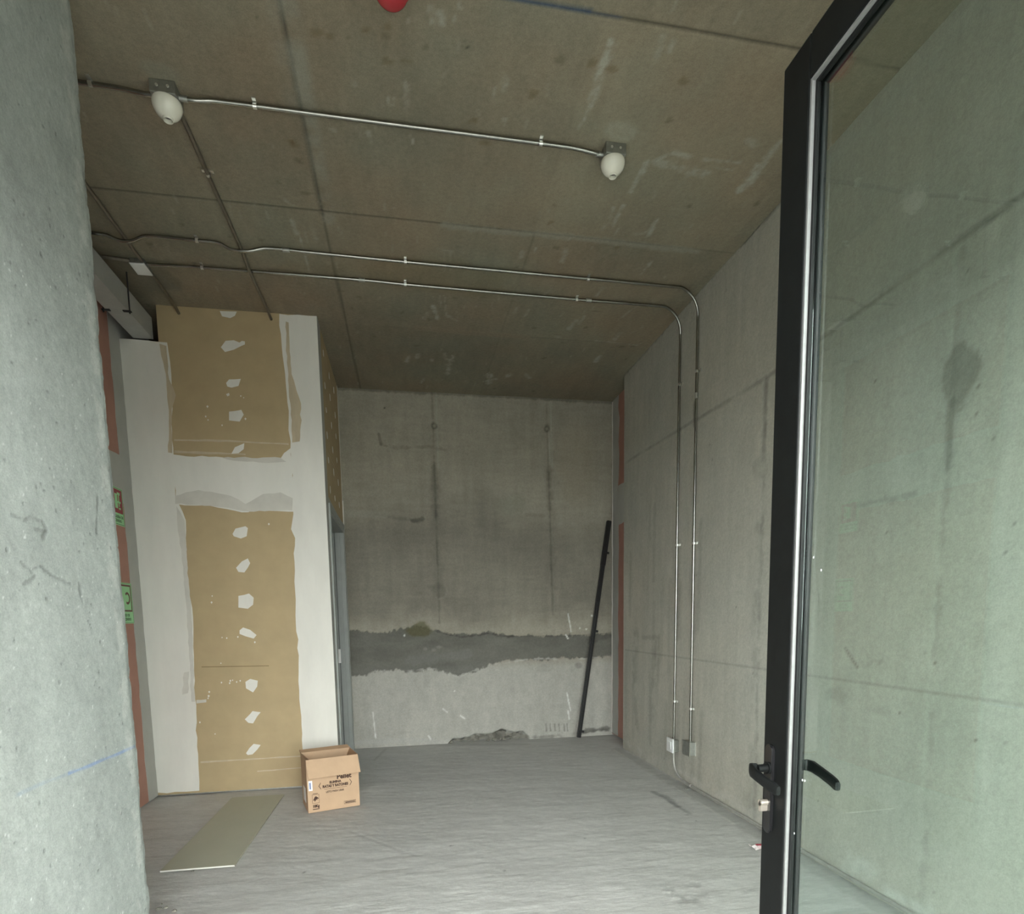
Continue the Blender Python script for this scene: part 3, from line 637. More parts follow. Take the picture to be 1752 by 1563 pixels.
for yy in (5.25, 5.62, 5.98):
    for zz in np.arange(2.46, 3.6, .21):
        y2 = yy+rr.normal(0, .012); z2 = zz+rr.normal(0, .015); a = rr.uniform(.025, .04); b = rr.uniform(.022, .035)
        obj('screw_patch', slab([(XPR, y2+a*math.cos(t)*rr.uniform(.8, 1.15), z2+b*math.sin(t)*rr.uniform(.8, 1.15)) for t in np.linspace(0, 2*math.pi, 9)[:-1]], (1, 0, 0), .0018), m_putty, side)
df = empty('door_2', (XPR, (DO0+DO1)/2, 0), 'grey pressed-steel door frame in the partition side', 'door frame', kind='structure')
X0, X1 = XPR-TK-.012, XPR+.012
obj('jamb', B((X0, X1, DO1-.04, DO1, 0, DH), bev=.002), m_frame, df)
obj('jamb', B((X0, X1, DO0, DO0+.04, 0, DH), bev=.002), m_frame, df)
obj('head', B((X0, X1, DO0+.04, DO1-.04, DH-.04, DH), bev=.002), m_frame, df)
obj('door_stop', B((X0+.05, X1-.035, DO1-.055, DO1-.04, 0, DH-.04), bev=.002), m_frame, df)
obj('door_stop', B((X0+.05, X1-.035, DO0+.04, DO0+.055, 0, DH-.04), bev=.002), m_frame, df)
obj('seal_strip', B((X0+.044, X0+.052, DO1-.047, DO1-.04, 0, DH-.04)), m_frame_d, df)
obj('casing', B((X1-.012, X1+.004, DO1, DO1+.055, 0, DH+.05), (X1-.012, X1+.004, DO0-.05, DO0, 0, DH+.05), (X1-.012, X1+.004, DO0, DO1, DH, DH+.05), bev=.002), m_frame, df)
obj('strike_plate', B((X0+.03, X0+.055, DO1-.058, DO1-.055+.001, .93, 1.07)), m_clip, df)
obj('edge_trim', B((XPR-.001, XPR+.010, YB-.045, YB-.03, 0, DH+.3)), m_putty, side)

# ================================================================== LEFT RECESS: red board with compound
def PL(x, y): return P(x, y, 0, XPL)
lw = empty('wall_left_recess', (XPL, 4.0, 0), 'red fire-rated plasterboard wall with pale taped joints', 'wall', kind='structure')
obj('drywall_panel', B((XPL-.0125, XPL, YW-.4, YP, .012, 2.40)), m_redboard, lw)
obj('drywall_panel', B((XPL-.0125, XPL, YW-.4, YP, 2.403, HC)), m_redboard, lw)
obj('backing_panel', B((XPL-.15, XPL-.014, YW-.4, YB, 0, HC)), m_greyputty, lw)
jc = [(XPL, min(p[1], YP), p[2]) for p in rough_line([(XPL, 4.76, .012), (XPL, YP, .012), (XPL, YP, 3.62), (XPL, 4.76, 3.62)], .08, .004)]
obj('joint_compound', slab(jc, (1, 0, 0), .002), m_greyputty, lw)
jc = rough_line([(XPL, 2.7, 2.22), (XPL, 4.78, 2.22), (XPL, 4.78, 2.56), (XPL, 2.7, 2.56)], .08, .006)
for p in jc: p[0] = XPL
obj('joint_compound', slab(jc, (1, 0, 0), .0021), m_greyputty, lw)
# return wall behind the free end of the left concrete wall
rw = obj('wall_left_return', B((XPL-.15, XW-.16, YW-.4, YW-.2, 0, HC)), m_greyputty); setp(rw, 'plain return wall behind the left concrete wall end', 'wall', kind='structure')

# ================================================================== RIGHT RECESS: red board beyond the concrete
gw = empty('wall_right_recess', (XG, 6.0, 0), 'red plasterboard strip with white jointing beside the end wall', 'wall', kind='structure')
obj('drywall_panel', B((XG, XG+.0125, YE-.1, YB, .012, 2.5)), m_redboard, gw)
obj('drywall_panel', B((XG, XG+.0125, YE-.1, YB, 2.503, HC)), m_redboard, gw)
obj('backing_panel', B((XG+.014, XG+.1, YE-.1, YB, 0, HC)), m_greyputty, gw)
c1 = rough_line([(XG, 6.14, .02), (XG, YB, .02), (XG, YB, HC), (XG, 6.14, HC)], .12, .010)
c2 = rough_line([(XG, YE, 2.33), (XG, 6.16, 2.33), (XG, 6.16, 2.74), (XG, YE, 2.72)], .10, .012)
for c in (c1, c2):
    for p in c: p[0] = XG; p[1] = min(p[1], YB)
obj('joint_compound', slab(c1, (-1, 0, 0), .002), m_greyputty, gw); obj('joint_compound', slab(c2, (-1, 0, 0), .0019), m_greyputty, gw)
c3 = rough_line([(XG-.003, YB-.022, .03), (XG-.003, YB, .03), (XG-.003, YB, HC-.01), (XG-.003, YB-.022, HC-.01)], .08, .005)
obj('corner_bead', slab([(XG-.003, min(p[1], YB), p[2]) for p in c3], (-1, 0, 0), .004), m_putty, gw)

# ================================================================== SHOP FRONT AND OUTSIDE
g = obj('ground', B((-30, 30, -40, 0.2, -.12, -.02)), m_ground); setp(g, 'pale paving outside the shop front', 'ground', kind='structure')
cn = obj('light_blocking_slab', B((-6, 7, -1.7, 0.2, HC, HC+.25)), m_rubble); setp(cn, 'added unseen slab keeping high sky light out of the room', 'light blocker', kind='structure')  # slab added out of view so the upper walls stay darker
sf = empty('trim_1', (0, YF, 0), 'black aluminium shop-front frame around the entrance', 'frame', kind='structure')
obj('head_rail', B((XW, XR, YF-.1, YF-.03, DTOP+.01, DTOP+.08), bev=.003), m_black, sf)
obj('top_rail', B((XW, XR, YF-.1, YF-.03, HC-.06, HC), bev=.003), m_black, sf)
obj('post', B((XW, XW+.05, YF-.1, YF-.03, 0, HC-.06), bev=.003), m_black, sf)
obj('post', B((XR-.05, XR, YF-.1, YF-.03, 0, HC-.06), bev=.003), m_black, sf)
obj('post', B((DX, DX+.06, YF-.1, YF-.03, 0, DTOP), bev=.003), m_black, sf)
obj('light_blocking_panel', B((XW+.05, XR-.05, YF-.08, YF-.05, DTOP+.08, HC-.06)), m_duct, sf)  # opaque panel added out of view, cuts daylight above the door
obj('side_pane', B((DX+.06, XR-.05, YF-.07, YF-.062, .03, DTOP+.01)), m_glass2, sf)

# ================================================================== OPEN GLASS DOOR
dr = empty('door_1', (DX, YF, 0), 'open black-framed glass door with lever handles', 'door', kind='structure')
T = .05; HY = DY-.992; SW = .113
z0, z1 = .012, DTOP
def prof(y0, y1, za, zb): return B((DX, DX+T, y0, y1, za, zb), bev=.004)
obj('lock_stile', prof(DY-SW+.018, DY, z0, z1), m_black, dr)
obj('hinge_stile', prof(HY, HY+.09, z0, z1), m_black, dr)
obj('top_rail', prof(HY+.09, DY-SW+.018, z1-.095, z1), m_black, dr)
obj('bottom_rail', prof(HY+.09, DY-SW+.018, z0, z0+.12), m_black, dr)
yi, ya, zi, za = DY-SW+.018, HY+.09, z1-.095, z0+.12
# bright gasket line and glazing bead all round
obj('gasket', B((DX+.003, DX+.012, yi-.005, yi, za, zi), (DX+.003, DX+.012, ya, ya+.005, za, zi), (DX+.003, DX+.012, ya+.005, yi-.005, zi-.005, zi), (DX+.003, DX+.012, ya+.005, yi-.005, za, za+.005)), m_gasket, dr)
obj('glazing_bead', B((DX+.012, DX+.022, yi-.011, yi, za, zi), (DX+.012, DX+.022, ya, ya+.011, za, zi), (DX+.012, DX+.022, ya+.011, yi-.011, zi-.011, zi), (DX+.012, DX+.022, ya+.011, yi-.011, za, za+.011), bev=.002), m_black, dr)
obj('glazing_bead', B((DX+.030, DX+.045, yi-.008, yi, za, zi), (DX+.030, DX+.045, ya, ya+.008, za, zi), (DX+.030, DX+.045, ya+.008, yi-.008, zi-.008, zi), (DX+.030, DX+.045, ya+.008, yi-.008, za, za+.008), bev=.002), m_black, dr)
obj('glass_pane', B((DX+.022, DX+.030, ya+.004, yi-.004, za+.004, zi-.004)), m_glass, dr)
# lever furniture
HZ = .958; hy = DY-.035
def plate(xa, xb, name):
    bm = bmesh.new(); w = .016; zt, zb = HZ+.063, HZ-.175; pts = []
    for k in range(9): a = math.pi*k/8; pts.append((xa, hy+w*math.cos(a), zt+w*math.sin(a)-w))
    for k in range(9): a = math.pi+math.pi*k/8; pts.append((xa, hy+w*math.cos(a), zb+w*math.sin(a)+w))
    slab(pts, (1, 0, 0), xb-xa, bm)
    bmesh.ops.bevel(bm, geom=[e for e in bm.edges if abs(e.verts[0].co.x-e.verts[1].co.x) < 1e-6], offset=.002, segments=2, affect='EDGES')
    return obj(name, bm, m_gloss, dr, smooth=True)
plate(DX-.010, DX, 'handle_plate'); plate(DX+T, DX+T+.010, 'handle_plate')
def lever(s, x):
    bm = tube([(x, hy, HZ), (x+s*.030, hy, HZ)], .0105, 16)
    tube([(x, hy, HZ), (x+s*.004, hy, HZ)], .0155, 20, bm)
    # flat grip, turned towards the hinges
    path = [(x+s*.030, hy+.006), (x+s*.046, hy+.002), (x+s*.053, hy-.012), (x+s*.054, hy-.04), (x+s*.052, hy-.08), (x+s*.048, hy-.104), (x+s*.046, hy-.113)]
    hs = [.013, .0155, .016, .0145, .0145, .015, .011]; t = .0065; rings = []
    for i, (px_, py_) in enumerate(path):
        a = np.array(path[min(i+1, len(path)-1)])-np.array(path[max(i-1, 0)]); a = a/np.linalg.norm(a); n = np.array([-a[1], a[0]])
        ring = []
        for k in range(12):
            th = 2*math.pi*k/12; cx = math.copysign(abs(math.cos(th))**.6, math.cos(th)); sz = math.copysign(abs(math.sin(th))**.6, math.sin(th))
            ring.append(bm.verts.new((px_+n[0]*t*cx, py_+n[1]*t*cx, HZ+hs[i]*sz-max(0, hy-.005-py_)*.24)))
        rings.append(ring)
    for i in range(len(rings)-1):
        for k in range(12): bm.faces.new((rings[i][k], rings[i][(k+1) % 12], rings[i+1][(k+1) % 12], rings[i+1][k]))
    bm.faces.new(rings[0]); bm.faces.new(rings[-1])
    return obj('lever', bm, m_black, dr, smooth=True)
lever(-1, DX-.010); lever(1, DX+T+.010)
KZ = HZ-.092
bm = tube([(DX-.030, hy, KZ), (DX+.0, hy, KZ)], .0085, 16); 
slab([(DX-.030, hy-.0045, KZ), (DX-.030, hy+.0045, KZ), (DX-.030, hy+.0045, KZ-.020), (DX-.030, hy+.002, KZ-.0235), (DX-.030, hy-.002, KZ-.0235), (DX-.030, hy-.0045, KZ-.020)], (1, 0, 0), .028, bm)
cyl = obj('lock_cylinder', bm, m_brass, dr, smooth=True); cyl['label'] = 'pale nickel lock cylinder'
obj('keyhole', B((DX-.0306, DX-.0298, hy-.0012, hy+.0012, KZ-.004, KZ+.005)), m_dark, cyl)
obj('hinge', tube([(DX-.004, HY-.004, .25), (DX-.004, HY-.004, .37)], .010, 12), m_black, dr); obj('hinge', tube([(DX-.004, HY-.004, 2.25), (DX-.004, HY-.004, 2.37)], .010, 12), m_black, dr)
for x, y in [(1392, 953), (1405, 975), (1373, 1334), (1356, 1340), (1359, 1425), (1354, 1325), (1377, 1335)]:
    p = P(x, y, 0, DX+.0215); obj('paint_fleck', slab([(DX+.0215, p[1]+.002*math.cos(t), p[2]+.003*math.sin(t)) for t in np.linspace(0, 6.283, 7)[:-1]], (-1, 0, 0), .0006), m_whitepl, dr)

# ================================================================== CEILING LAMPS
RC = .0098; ZC = HC-.0165
def lamp(cx, cy, label):
    t = empty('ceiling_lamp', (cx, cy, HC), label, 'lamp', 'porcelain lamp holders on the ceiling')
    bx = obj('junction_box', B((cx-.052, cx+.052, cy-.05, cy+.05, HC-.052, HC), bev=.003), m_galvbox, t)
    for dx in (-.022, .022): obj('screw', tube([(cx+dx, cy-.0495, HC-.024), (cx+dx, cy-.0525, HC-.024)], .006, 10), m_clip, bx)
    prof = [(.0, .0), (.055, .0), (.059, -.003), (.0605, -.010), (.0595, -.020), (.055, -.033), (.046, -.046), (.035, -.056), (.027, -.061), (.0215, -.064), (.0205, -.072), (.019, -.0735), (.0165, -.072), (.016, -.055), (0, -.055)]
    obj('lamp_holder', lathe(prof, (cx, cy, HC-.052), 40), m_lamp, t, smooth=True)
    obj('socket_contact', lathe([(0, 0), (.0165, 0), (.0165, -.004), (0, -.004)], (cx, cy, HC-.103), 20), m_brass, t)
    return t
LX = [(-.937, 3.03), (1.108, 3.04)]
lamp(*LX[0], 'white porcelain lamp holder where two ceiling conduits branch'); lamp(*LX[1], 'white porcelain lamp holder at the end of its ceiling conduit')
# red dome
rd = empty('alarm_beacon', (.036, 2.440, HC), 'glossy red dome beacon on the concrete ceiling', 'beacon')
obj('base', lathe([(0, 0), (.070, 0), (.070, -.012), (0, -.012)], (.036, 2.440, HC), 32), m_red, rd, smooth=True)
obj('dome', lathe([(.064*math.cos(a), -.012-.054*math.sin(a)) for a in np.linspace(0, math.pi/2, 12)], (.036, 2.440, HC), 36), m_red, rd, smooth=True)

# ================================================================== CONDUITS
def smooth_path(pts, n=6):
    pts = [np.array(p, float) for p in pts]; out = []
    for i in range(len(pts)-1):
        p0 = pts[max(i-1, 0)]; p1 = pts[i]; p2 = pts[i+1]; p3 = pts[min(i+2, len(pts)-1)]
        # centripetal-like tangents scaled to this segment to avoid overshoot
        L = np.linalg.norm(p2-p1)
        t1 = (p2-p0); t1 = t1/(np.linalg.norm(t1)+1e-9)*L; t2 = (p3-p1); t2 = t2/(np.linalg.norm(t2)+1e-9)*L
        for j in range(n):
            t = j/n; h = (2*t**3-3*t**2+1, t**3-2*t**2+t, -2*t**3+3*t**2, t**3-t**2)
            out.append(h[0]*p1+h[1]*t1+h[2]*p2+h[3]*t2)
    out.append(pts[-1]); return out
def clip_ceiling(par, p, along='x'):
    x, y, z = p; w = .008; r = RC+.0015
    bm = tube([(x-w, y, ZC), (x+w, y, ZC)] if along == 'x' else [(x, y-w, ZC), (x, y+w, ZC)], r, 14)
    if along == 'x': b2 = B((x-w, x+w, y-.028, y+.028, HC-.004, HC+.0005))
    else: b2 = B((x-.028, x+.028, y-w, y+w, HC-.004, HC+.0005))
    me = bpy.data.meshes.new('c'); b2.to_mesh(me); b2.free(); bm.from_mesh(me); bpy.data.meshes.remove(me)
    return obj('clip', bm, m_clip, par)
def clip_wall(par, y, z):
    w = .008; r = RC+.0015; xc = XR-.0165
    bm = tube([(xc, y, z-w), (xc, y, z+w)], r, 14)
    b2 = B((XR-.004, XR+.0005, y-.034, y+.034, z-w, z+w)); me = bpy.data.meshes.new('c'); b2.to_mesh(me); b2.free(); bm.from_mesh(me); bpy.data.meshes.remove(me)
    return obj('clip', bm, m_clip, par)
def conduit(pts, label, m=m_galv, r=RC, clips=(), wclips=(), couplings=(), along='x', group=None, n=6, split=None):
    pts = smooth_path(pts, n)
    e = empty('conduit', tuple(pts[0]), label, 'conduit', group)
    cut = [i for i in range(1, len(pts)-1) if split is not None and abs(pts[i][2]-split) < .03][:1]
    for seg_ in ([pts] if not cut else [pts[:cut[0]+1], pts[cut[0]:]]): obj('pipe', tube(seg_, r, 14), m, e, smooth=True)
    for p in clips: clip_ceiling(e, p, along)
    for y, z in wclips: clip_wall(e, y, z)
    for a, b in couplings: obj('coupling', tube([a, b], r+.0022, 14), m_galvbox, e, smooth=True)
    return e
c3 = lambda x, y, z=None: P(x, y, 2, ZC if z is None else z)
# lamp feed
conduit([(-1.75, 3.03, ZC), (-1.28, 3.03, ZC), (-1.12, 3.03, ZC-.003), (-1.03, 3.03, ZC-.012), (LX[0][0]-.05, 3.03, ZC-.012)], 'steel conduit entering the branching ceiling lamp from behind the left wall', clips=[(-1.235, 3.03, ZC)])
cy_ = 3.035
conduit([(LX[0][0]+.05, 3.03, ZC-.012), (-.82, 3.03, ZC-.012), (-.74, cy_, ZC), (0, cy_, ZC), (.86, cy_, ZC), (.94, cy_, ZC-.004), (1.01, cy_, ZC-.012), (LX[1][0]-.05, 3.04, ZC-.012)], 'steel conduit linking the two white lamp holders', clips=[(-.575, cy_, ZC), (.738, cy_, ZC)],
        couplings=[((LX[0][0]+.05, 3.03, ZC-.012), (LX[0][0]+.085, 3.03, ZC-.012)), ((LX[1][0]-.085, 3.039, ZC-.012), (LX[1][0]-.05, 3.04, ZC-.012))])
# lamp to partition, runs away from the camera
conduit([(-.912, 3.08, ZC-.008), (-.912, 3.2, ZC), (-.912, 3.5, ZC), (-.91, 4.17, ZC), (-.91, 4.28, ZC-.024), (-.908, 4.5, ZC-.024), (-.905, 4.80, ZC-.024), (-.904, YP-.004, ZC-.030)], 'reflection-darkened steel conduit from the branching lamp back to the partition', m_darkpipe, clips=[(-.912, 3.5, ZC)], along='y')
conduit([(-1.56, 3.15, ZC), (-1.56, 3.6, ZC), (-1.56, 4.344, ZC)], 'reflection-darkened steel conduit running along the ceiling up to the white junction cover', m_darkpipe, clips=[(-1.56, 3.4, ZC)], along='y')
conduit([(-1.56, 4.466, ZC), (-1.555, 4.6, ZC), (-1.55, 4.82, ZC-.006), (-1.546, YP-.004, ZC-.035)], 'reflection-darkened steel conduit from the white junction cover to the partition', m_darkpipe)
# two long runs across the ceiling, bending down the right wall
XCW = XR-.0165
def arc(y0, y1, R=.17, n=7):
    pts = []
    for k in range(n+1):
        a = math.pi/2*k/n; f = k/n
        pts.append((XCW-R+R*math.sin(a), y0+(y1-y0)*f, ZC-R+R*math.cos(a)))
    return pts
yC, yD = 4.10, 4.36
LOW = .024
conduit([(-1.80, 4.09, ZC), (-1.66, 4.09, ZC-.004), (-1.58, 4.10, ZC-LOW), (-1.51, 4.09, ZC-LOW), (-1.43, 4.075, ZC), (-1.15, 4.075, ZC), (-1.03, 4.08, ZC), (-.96, 4.09, ZC-LOW), (-.86, 4.09, ZC-LOW), (-.76, 4.09, ZC), (-.5, 4.09, ZC), (0.09, yC, ZC), (1.0, yC+.005, ZC)] + arc(yC+.01, 4.165) + [(XCW, 4.168, 2.8), (XCW, 4.17, 1.5), (XCW, 4.175, .37)],
        'steel conduit humped over two pipes, dropping to the metal wall box', clips=[(-1.15, 4.075, ZC), (.09, yC, ZC), (1.323, yC+.008, ZC)], wclips=[(4.166, 3.12), (4.17, 1.89), (4.174, .63)], split=3.45, couplings=[((-.66, 4.09, ZC), (-.62, 4.09, ZC)), ((XCW, 4.168, 2.93), (XCW, 4.168, 2.97))])
conduit([(-1.545, 4.375, ZC), (-1.50, 4.375, ZC), (-1.40, 4.36, ZC-.004), (-1.25, 4.362, ZC), (-.2, 4.35, ZC), (.09, 4.36, ZC), (1.32, 4.372, ZC)] + arc(4.368, 4.44) + [(XCW, 4.445, 2.8), (XCW, 4.45, 1.5), (XCW, 4.458, .33)],
        'steel conduit from the white junction cover, dropping to the white switch', clips=[(-1.21, 4.362, ZC), (.09, 4.36, ZC), (1.32, 4.372, ZC)], wclips=[(4.441, 3.13), (4.448, 1.91), (4.456, .65)], split=3.45, couplings=[((-.22, 4.35, ZC), (-.18, 4.351, ZC)), ((1.39, 4.371, ZC), (1.43, 4.371, ZC))])
conduit([(-1.90, 4.33, ZC), (-1.75, 4.335, ZC), (-1.636, 4.35, ZC)], 'short conduit stub left of the white junction cover', m_darkpipe)
# junction cover on the ceiling
jb = empty('junction_cover', (-1.59, 4.40, HC), 'white square junction cover on the ceiling near the duct', 'junction box')
obj('box', B((-1.632, -1.548, 4.345, 4.465, HC-.030, HC)), m_galvbox, jb); obj('cover', B((-1.636, -1.544, 4.34, 4.47, HC-.038, HC-.030), bev=.003), m_whitepl, jb)
# switch and outlet boxes
sw = empty('wall_switch', (XR, 4.455, .24), 'white switch plate on a steel box low on the right wall', 'switch')
obj('back_box', B((XR-.045, XR, 4.40, 4.50, .235, .335), bev=.003), m_galvbox, sw)
pl = obj('plate', B((XR-.056, XR-.045, 4.398, 4.512, .228, .345), bev=.003), m_whitepl, sw)
obj('rocker', B((XR-.060, XR-.056, 4.425, 4.485, .255, .318), bev=.002), m_whitepl, pl)
obx = empty('outlet_box', (XR, 4.17, .27), 'bare metal outlet box low on the right wall', 'electrical box')
obj('box', B((XR-.052, XR, 4.115, 4.225, .27, .375), bev=.003), m_galvbox, obx)
obj('lid', B((XR-.056, XR-.052, 4.112, 4.228, .267, .378), bev=.001), m_galvbox, obx)
obj('rim', B((XR-.056, XR-.050, 4.110, 4.114, .267, .378), (XR-.006, XR, 4.110, 4.114, .267, .378)), m_clip, obx)
# floor run
cf = conduit([(XCW, 4.456, .245), (XCW, 4.455, .16), (XCW, 4.43, .09), (XCW, 4.36, .045), (XCW, 4.24, .026), (XCW, 4.1, .0235), (XCW, 3.3, .0235), (XCW, 2.6, .0235), (XCW, 1.4, .0235), (XCW, .5, .0235)], 'steel conduit from the switch along the foot of the right wall', m_dusty)
for yy in (4.15, 2.85, 1.6):
    bm = tube([(XCW, yy-.008, .0235), (XCW, yy+.008, .0235)], RC+.0015, 14); b2 = B((XCW-.045, XCW, yy-.008, yy+.008, -.002, .0035)); me = bpy.data.meshes.new('c'); b2.to_mesh(me); b2.free(); bm.from_mesh(me)
    obj('clip', bm, m_clip, cf)

# ================================================================== DUCT ON RODS
dk = empty('ventilation_duct', (-1.80, 4.0, 3.427), 'grey sheet-metal duct hung below the ceiling in the left recess', 'duct')
obj('duct_body', B((-1.868, -1.733, YW-.15, YP-.001, 3.427, 3.577), bev=.002), m_duct, dk)
for yy in (4.52, 3.3):
    obj('hanger_rod', tube([(-1.722, yy, 3.41), (-1.722, yy, HC)], .005, 8), m_dark, dk); obj('hanger_rod', tube([(-1.880, yy, 3.41), (-1.880, yy, HC)], .005, 8), m_dark, dk)
    obj('hanger_bracket', B((-1.762, -1.712, yy-.010, yy+.010, 3.421, 3.427)), m_dark, dk); obj('hanger_bracket', B((-1.89, -1.84, yy-.010, yy+.010, 3.421, 3.427)), m_dark, dk)

# ================================================================== SIGNS ON THE RED WALL
def sign(name, y1, zb, zt, label, kind_):
    w = .215; y0 = y1-w; x = XPL+.0022
    e = empty(name, (x, (y0+y1)/2, zb), label, 'sign', 'safety signs on the red wall')
    obj('sign_plate', B((x, x+.003, y0, y1, zb, zt), bev=.0008), m_sgreen, e)
    xx = x+.003; n = (1, 0, 0); ym = (y0+y1)/2
    def R(ya, yb, za, zb_, m, nm, t=.0006, lift=0.0): return obj(nm, B((xx+lift, xx+lift+t, ya, yb, za, zb_)), m, e)
    hh = zt-zb
    def frame(ya, yb, za, zb_, w_, m):
        return obj('border', B((xx, xx+.0006, ya, yb, za, za+w_), (xx, xx+.0006, ya, yb, zb_-w_, zb_), (xx, xx+.0006, ya, ya+w_, za+w_, zb_-w_), (xx, xx+.0006, yb-w_, yb, za+w_, zb_-w_)), m, e)
    if kind_ == 'pillar':
        frame(y0+.006, y1-.006, zb+.006, zt-.006, .003, m_sdark)
        R(y0+.014, y1-.014, zb+.085, zt-.014, m_sred, 'panel')
        zc = zb+.085+(hh-.099)/2
        for a, b, c, d in ((y1-.085, y1-.045, zc+.045, zc+.062), (y1-.072, y1-.058, zc-.035, zc+.045), (y1-.085, y1-.040, zc-.012, zc+.002), (y1-.125, y1-.085, zc-.05, zc+.05), (y1-.072, y1-.045, zc-.055, zc-.042)):
            R(a, b, c, d, m_sgreen, 'pictogram', .0006, .0006)
    else:
        frame(y0+.005, y1-.005, zb+.005, zt-.005, .002, m_sdark)
        frame(y0+.016, y1-.016, zb+.085, zt-.014, .012, m_sbrown)
        zc = zb+.085+(hh-.099)/2; bm = bmesh.new(); ri, ro = .028, .044
        A = [(bm.verts.new((xx, ym+.03+ri*math.cos(t)*.9, zc+ri*math.sin(t))), bm.verts.new((xx, ym+.03+ro*math.cos(t)*.9, zc+ro*math.sin(t)))) for t in np.linspace(-2.2, 2.4, 22)]
        for (a, b), (c, d) in zip(A[:-1], A[1:]): bm.faces.new((a, b, d, c))
        ex = bmesh.ops.extrude_face_region(bm, geom=bm.faces[:]); bmesh.ops.translate(bm, verts=[v for v in ex['geom'] if isinstance(v, bmesh.types.BMVert)], vec=(.0006, 0, 0))
        obj('hose_ring', bm, m_sbrown, e)
    # text faces +X: across the wall towards +Y... letters read left to right along +Y for a viewer inside the recess
    MT = Matrix(((0, 0, 1, .0032), (1, 0, 0, 0), (0, 1, 0, 0), (0, 0, 0, 1)))
    for k, s_ in enumerate(('MANGUERA DE', 'INCENDIO') if kind_ == 'pillar' else ('RED DE', 'INCENDIO')):
        text_mesh(s_, .026, m_sdark, e, Matrix.Translation((0, 0, .058-.028*k)) @ MT, bold=.0008)
    return e
sign('hose_sign', 4.745, 2.052, 2.315, 'red and luminous green hose sign on the red wall, above the green ring sign', 'pillar')
sign('ring_sign', 4.762, 1.362, 1.652, 'luminous green sign with dark red ring, below the red hose sign', 'ring')

# ================================================================== CARDBOARD BOX
bA = np.array([-.718, 4.230]); bB = np.array([-.370, 4.335]); th = math.atan2(*(bB-bA)[::-1])
BW, BD, BH = float(np.linalg.norm(bB-bA)), .270, .385
cb = empty('cardboard_box', (bA[0], bA[1], 0), 'open cardboard carton with dark printing standing by the partition corner', 'box', rz=th)
t = .004
obj('front_panel', B((0, BW, 0, t, 0, BH)), m_card, cb, local=True); obj('back_panel', B((0, BW, BD-t, BD, 0, BH)), m_card, cb, local=True)
obj('side_panel', B((0, t, t, BD-t, 0, BH)), m_card, cb, local=True); obj('side_panel', B((BW-t, BW, t, BD-t, 0, BH)), m_card, cb, local=True)
obj('bottom_panel', B((t, BW-t, t, BD-t, 0, t)), m_cardin, cb, local=True)
def flap(pts, name, m=m_card):
    a = np.array(pts, float); n = np.cross(a[1]-a[0], a[2]-a[0]); n /= np.linalg.norm(n)
    return obj(name, slab(pts, n, t*.8), m, cb, local=True)
flap([(0, 0, BH), (BW, 0, BH), (BW+.004, -.050, BH-.122), (.006, -.054, BH-.126)], 'front_flap')
flap([(BW, BD, BH), (0, BD, BH), (-.002, BD+.05, BH+.012), (BW-.010, BD+.045, BH+.016)], 'back_flap', m_cardin)
flap([(0, BD, BH), (0, .0, BH), (.075, .01, BH-.085), (.075, BD-.01, BH-.085)], 'side_flap', m_cardin)
flap([(BW, .0, BH), (BW, BD, BH), (BW-.045, BD-.01, BH-.105), (BW-.045, .01, BH-.105)], 'side_flap', m_cardin)
MF = Matrix(((1, 0, 0, 0), (0, 0, -1, 0), (0, 1, 0, 0), (0, 0, 0, 1)))       # text plane -> front face
def ptext(s_, x, z, size, **k): return text_mesh(s_, size, m_ink, cb, Matrix.Translation((x, -.0004, z)) @ MF, name='print', **k)
ptext('Pellet', .258, .236, .046, bold=.002)
ptext('ELIMINA', .195, .203, .023, bold=.0014, sx=.95); ptext('RATAS Y RATONES', .195, .177, .026, bold=.0016, sx=.80)
ptext('LISTO PARA USAR', .190, .136, .0185, bold=.0006, sx=.85)
def pbox(x0, x1, z0_, z1_): return B((x0, x1, -.0006, 0, z0_, z1_))
obj('print', pbox(.115, .275, .1565, .1585), m_ink, cb, local=True)
for sx_, xx in ((1, .078), (-1, .312)):
    zc = .186
    bm = slab([(xx, -.0001, zc), (xx+sx_*.014, -.0001, zc+.024), (xx+sx_*.017, -.0001, zc+.022), (xx+sx_*.0045, -.0001, zc), (xx+sx_*.017, -.0001, zc-.022), (xx+sx_*.014, -.0001, zc-.024)], (0, -1, 0), .0005); obj('print', bm, m_ink, cb, local=True)
# pictogram in a rounded frame, weight below
x0, x1, za_, zb_ = .030, .078, .066, .130
for b in ((x0, x0+.0018, za_, zb_), (x1-.0018, x1, za_, zb_), (x0, x1, za_, za_+.0018), (x0, x1, zb_-.0018, zb_)): obj('print', pbox(*b), m_ink, cb, local=True)
ms = [(.034, .068), (.040, .078), (.048, .093), (.056, .098), (.066, .090), (.075, .082), (.072, .077), (.064, .080), (.066, .070), (.058, .074), (.050, .062), (.044, .060), (.046, .070)]
obj('print', slab([(a, -.0001, b) for a, b in [(a_, b_+.019) for a_, b_ in ms]], (0, -1, 0), .0005), m_ink, cb, local=True)
ptext('10Kg', .054, .044, .026, bold=.0018, sx=.85); obj('print', pbox(.031, .077, .020, .026), m_ink, cb, local=True)
obj('print', pbox(.036, .070, .134, .1375), m_ink, cb, local=True)
for b in ((.250, .252, .028, .050), (.333, .335, .028, .050), (.250, .335, .028, .030), (.250, .335, .048, .050), (.258, .329, .033, .0385), (.258, .329, .0405, .045)): obj('print', pbox(*b), m_ink, cb, local=True)
lb = obj('paper_label', B((.010, .036, -.0008, 0, .160, .232)), m_label, cb, local=True)
obj('label_print', B((.016, .026, -.0011, -.0008, .172, .220)), m_blueink, lb, local=True)
obj('side_sticker', B((-.0008, 0, .09, .20, .05, .16)), m_label, cb, local=True)

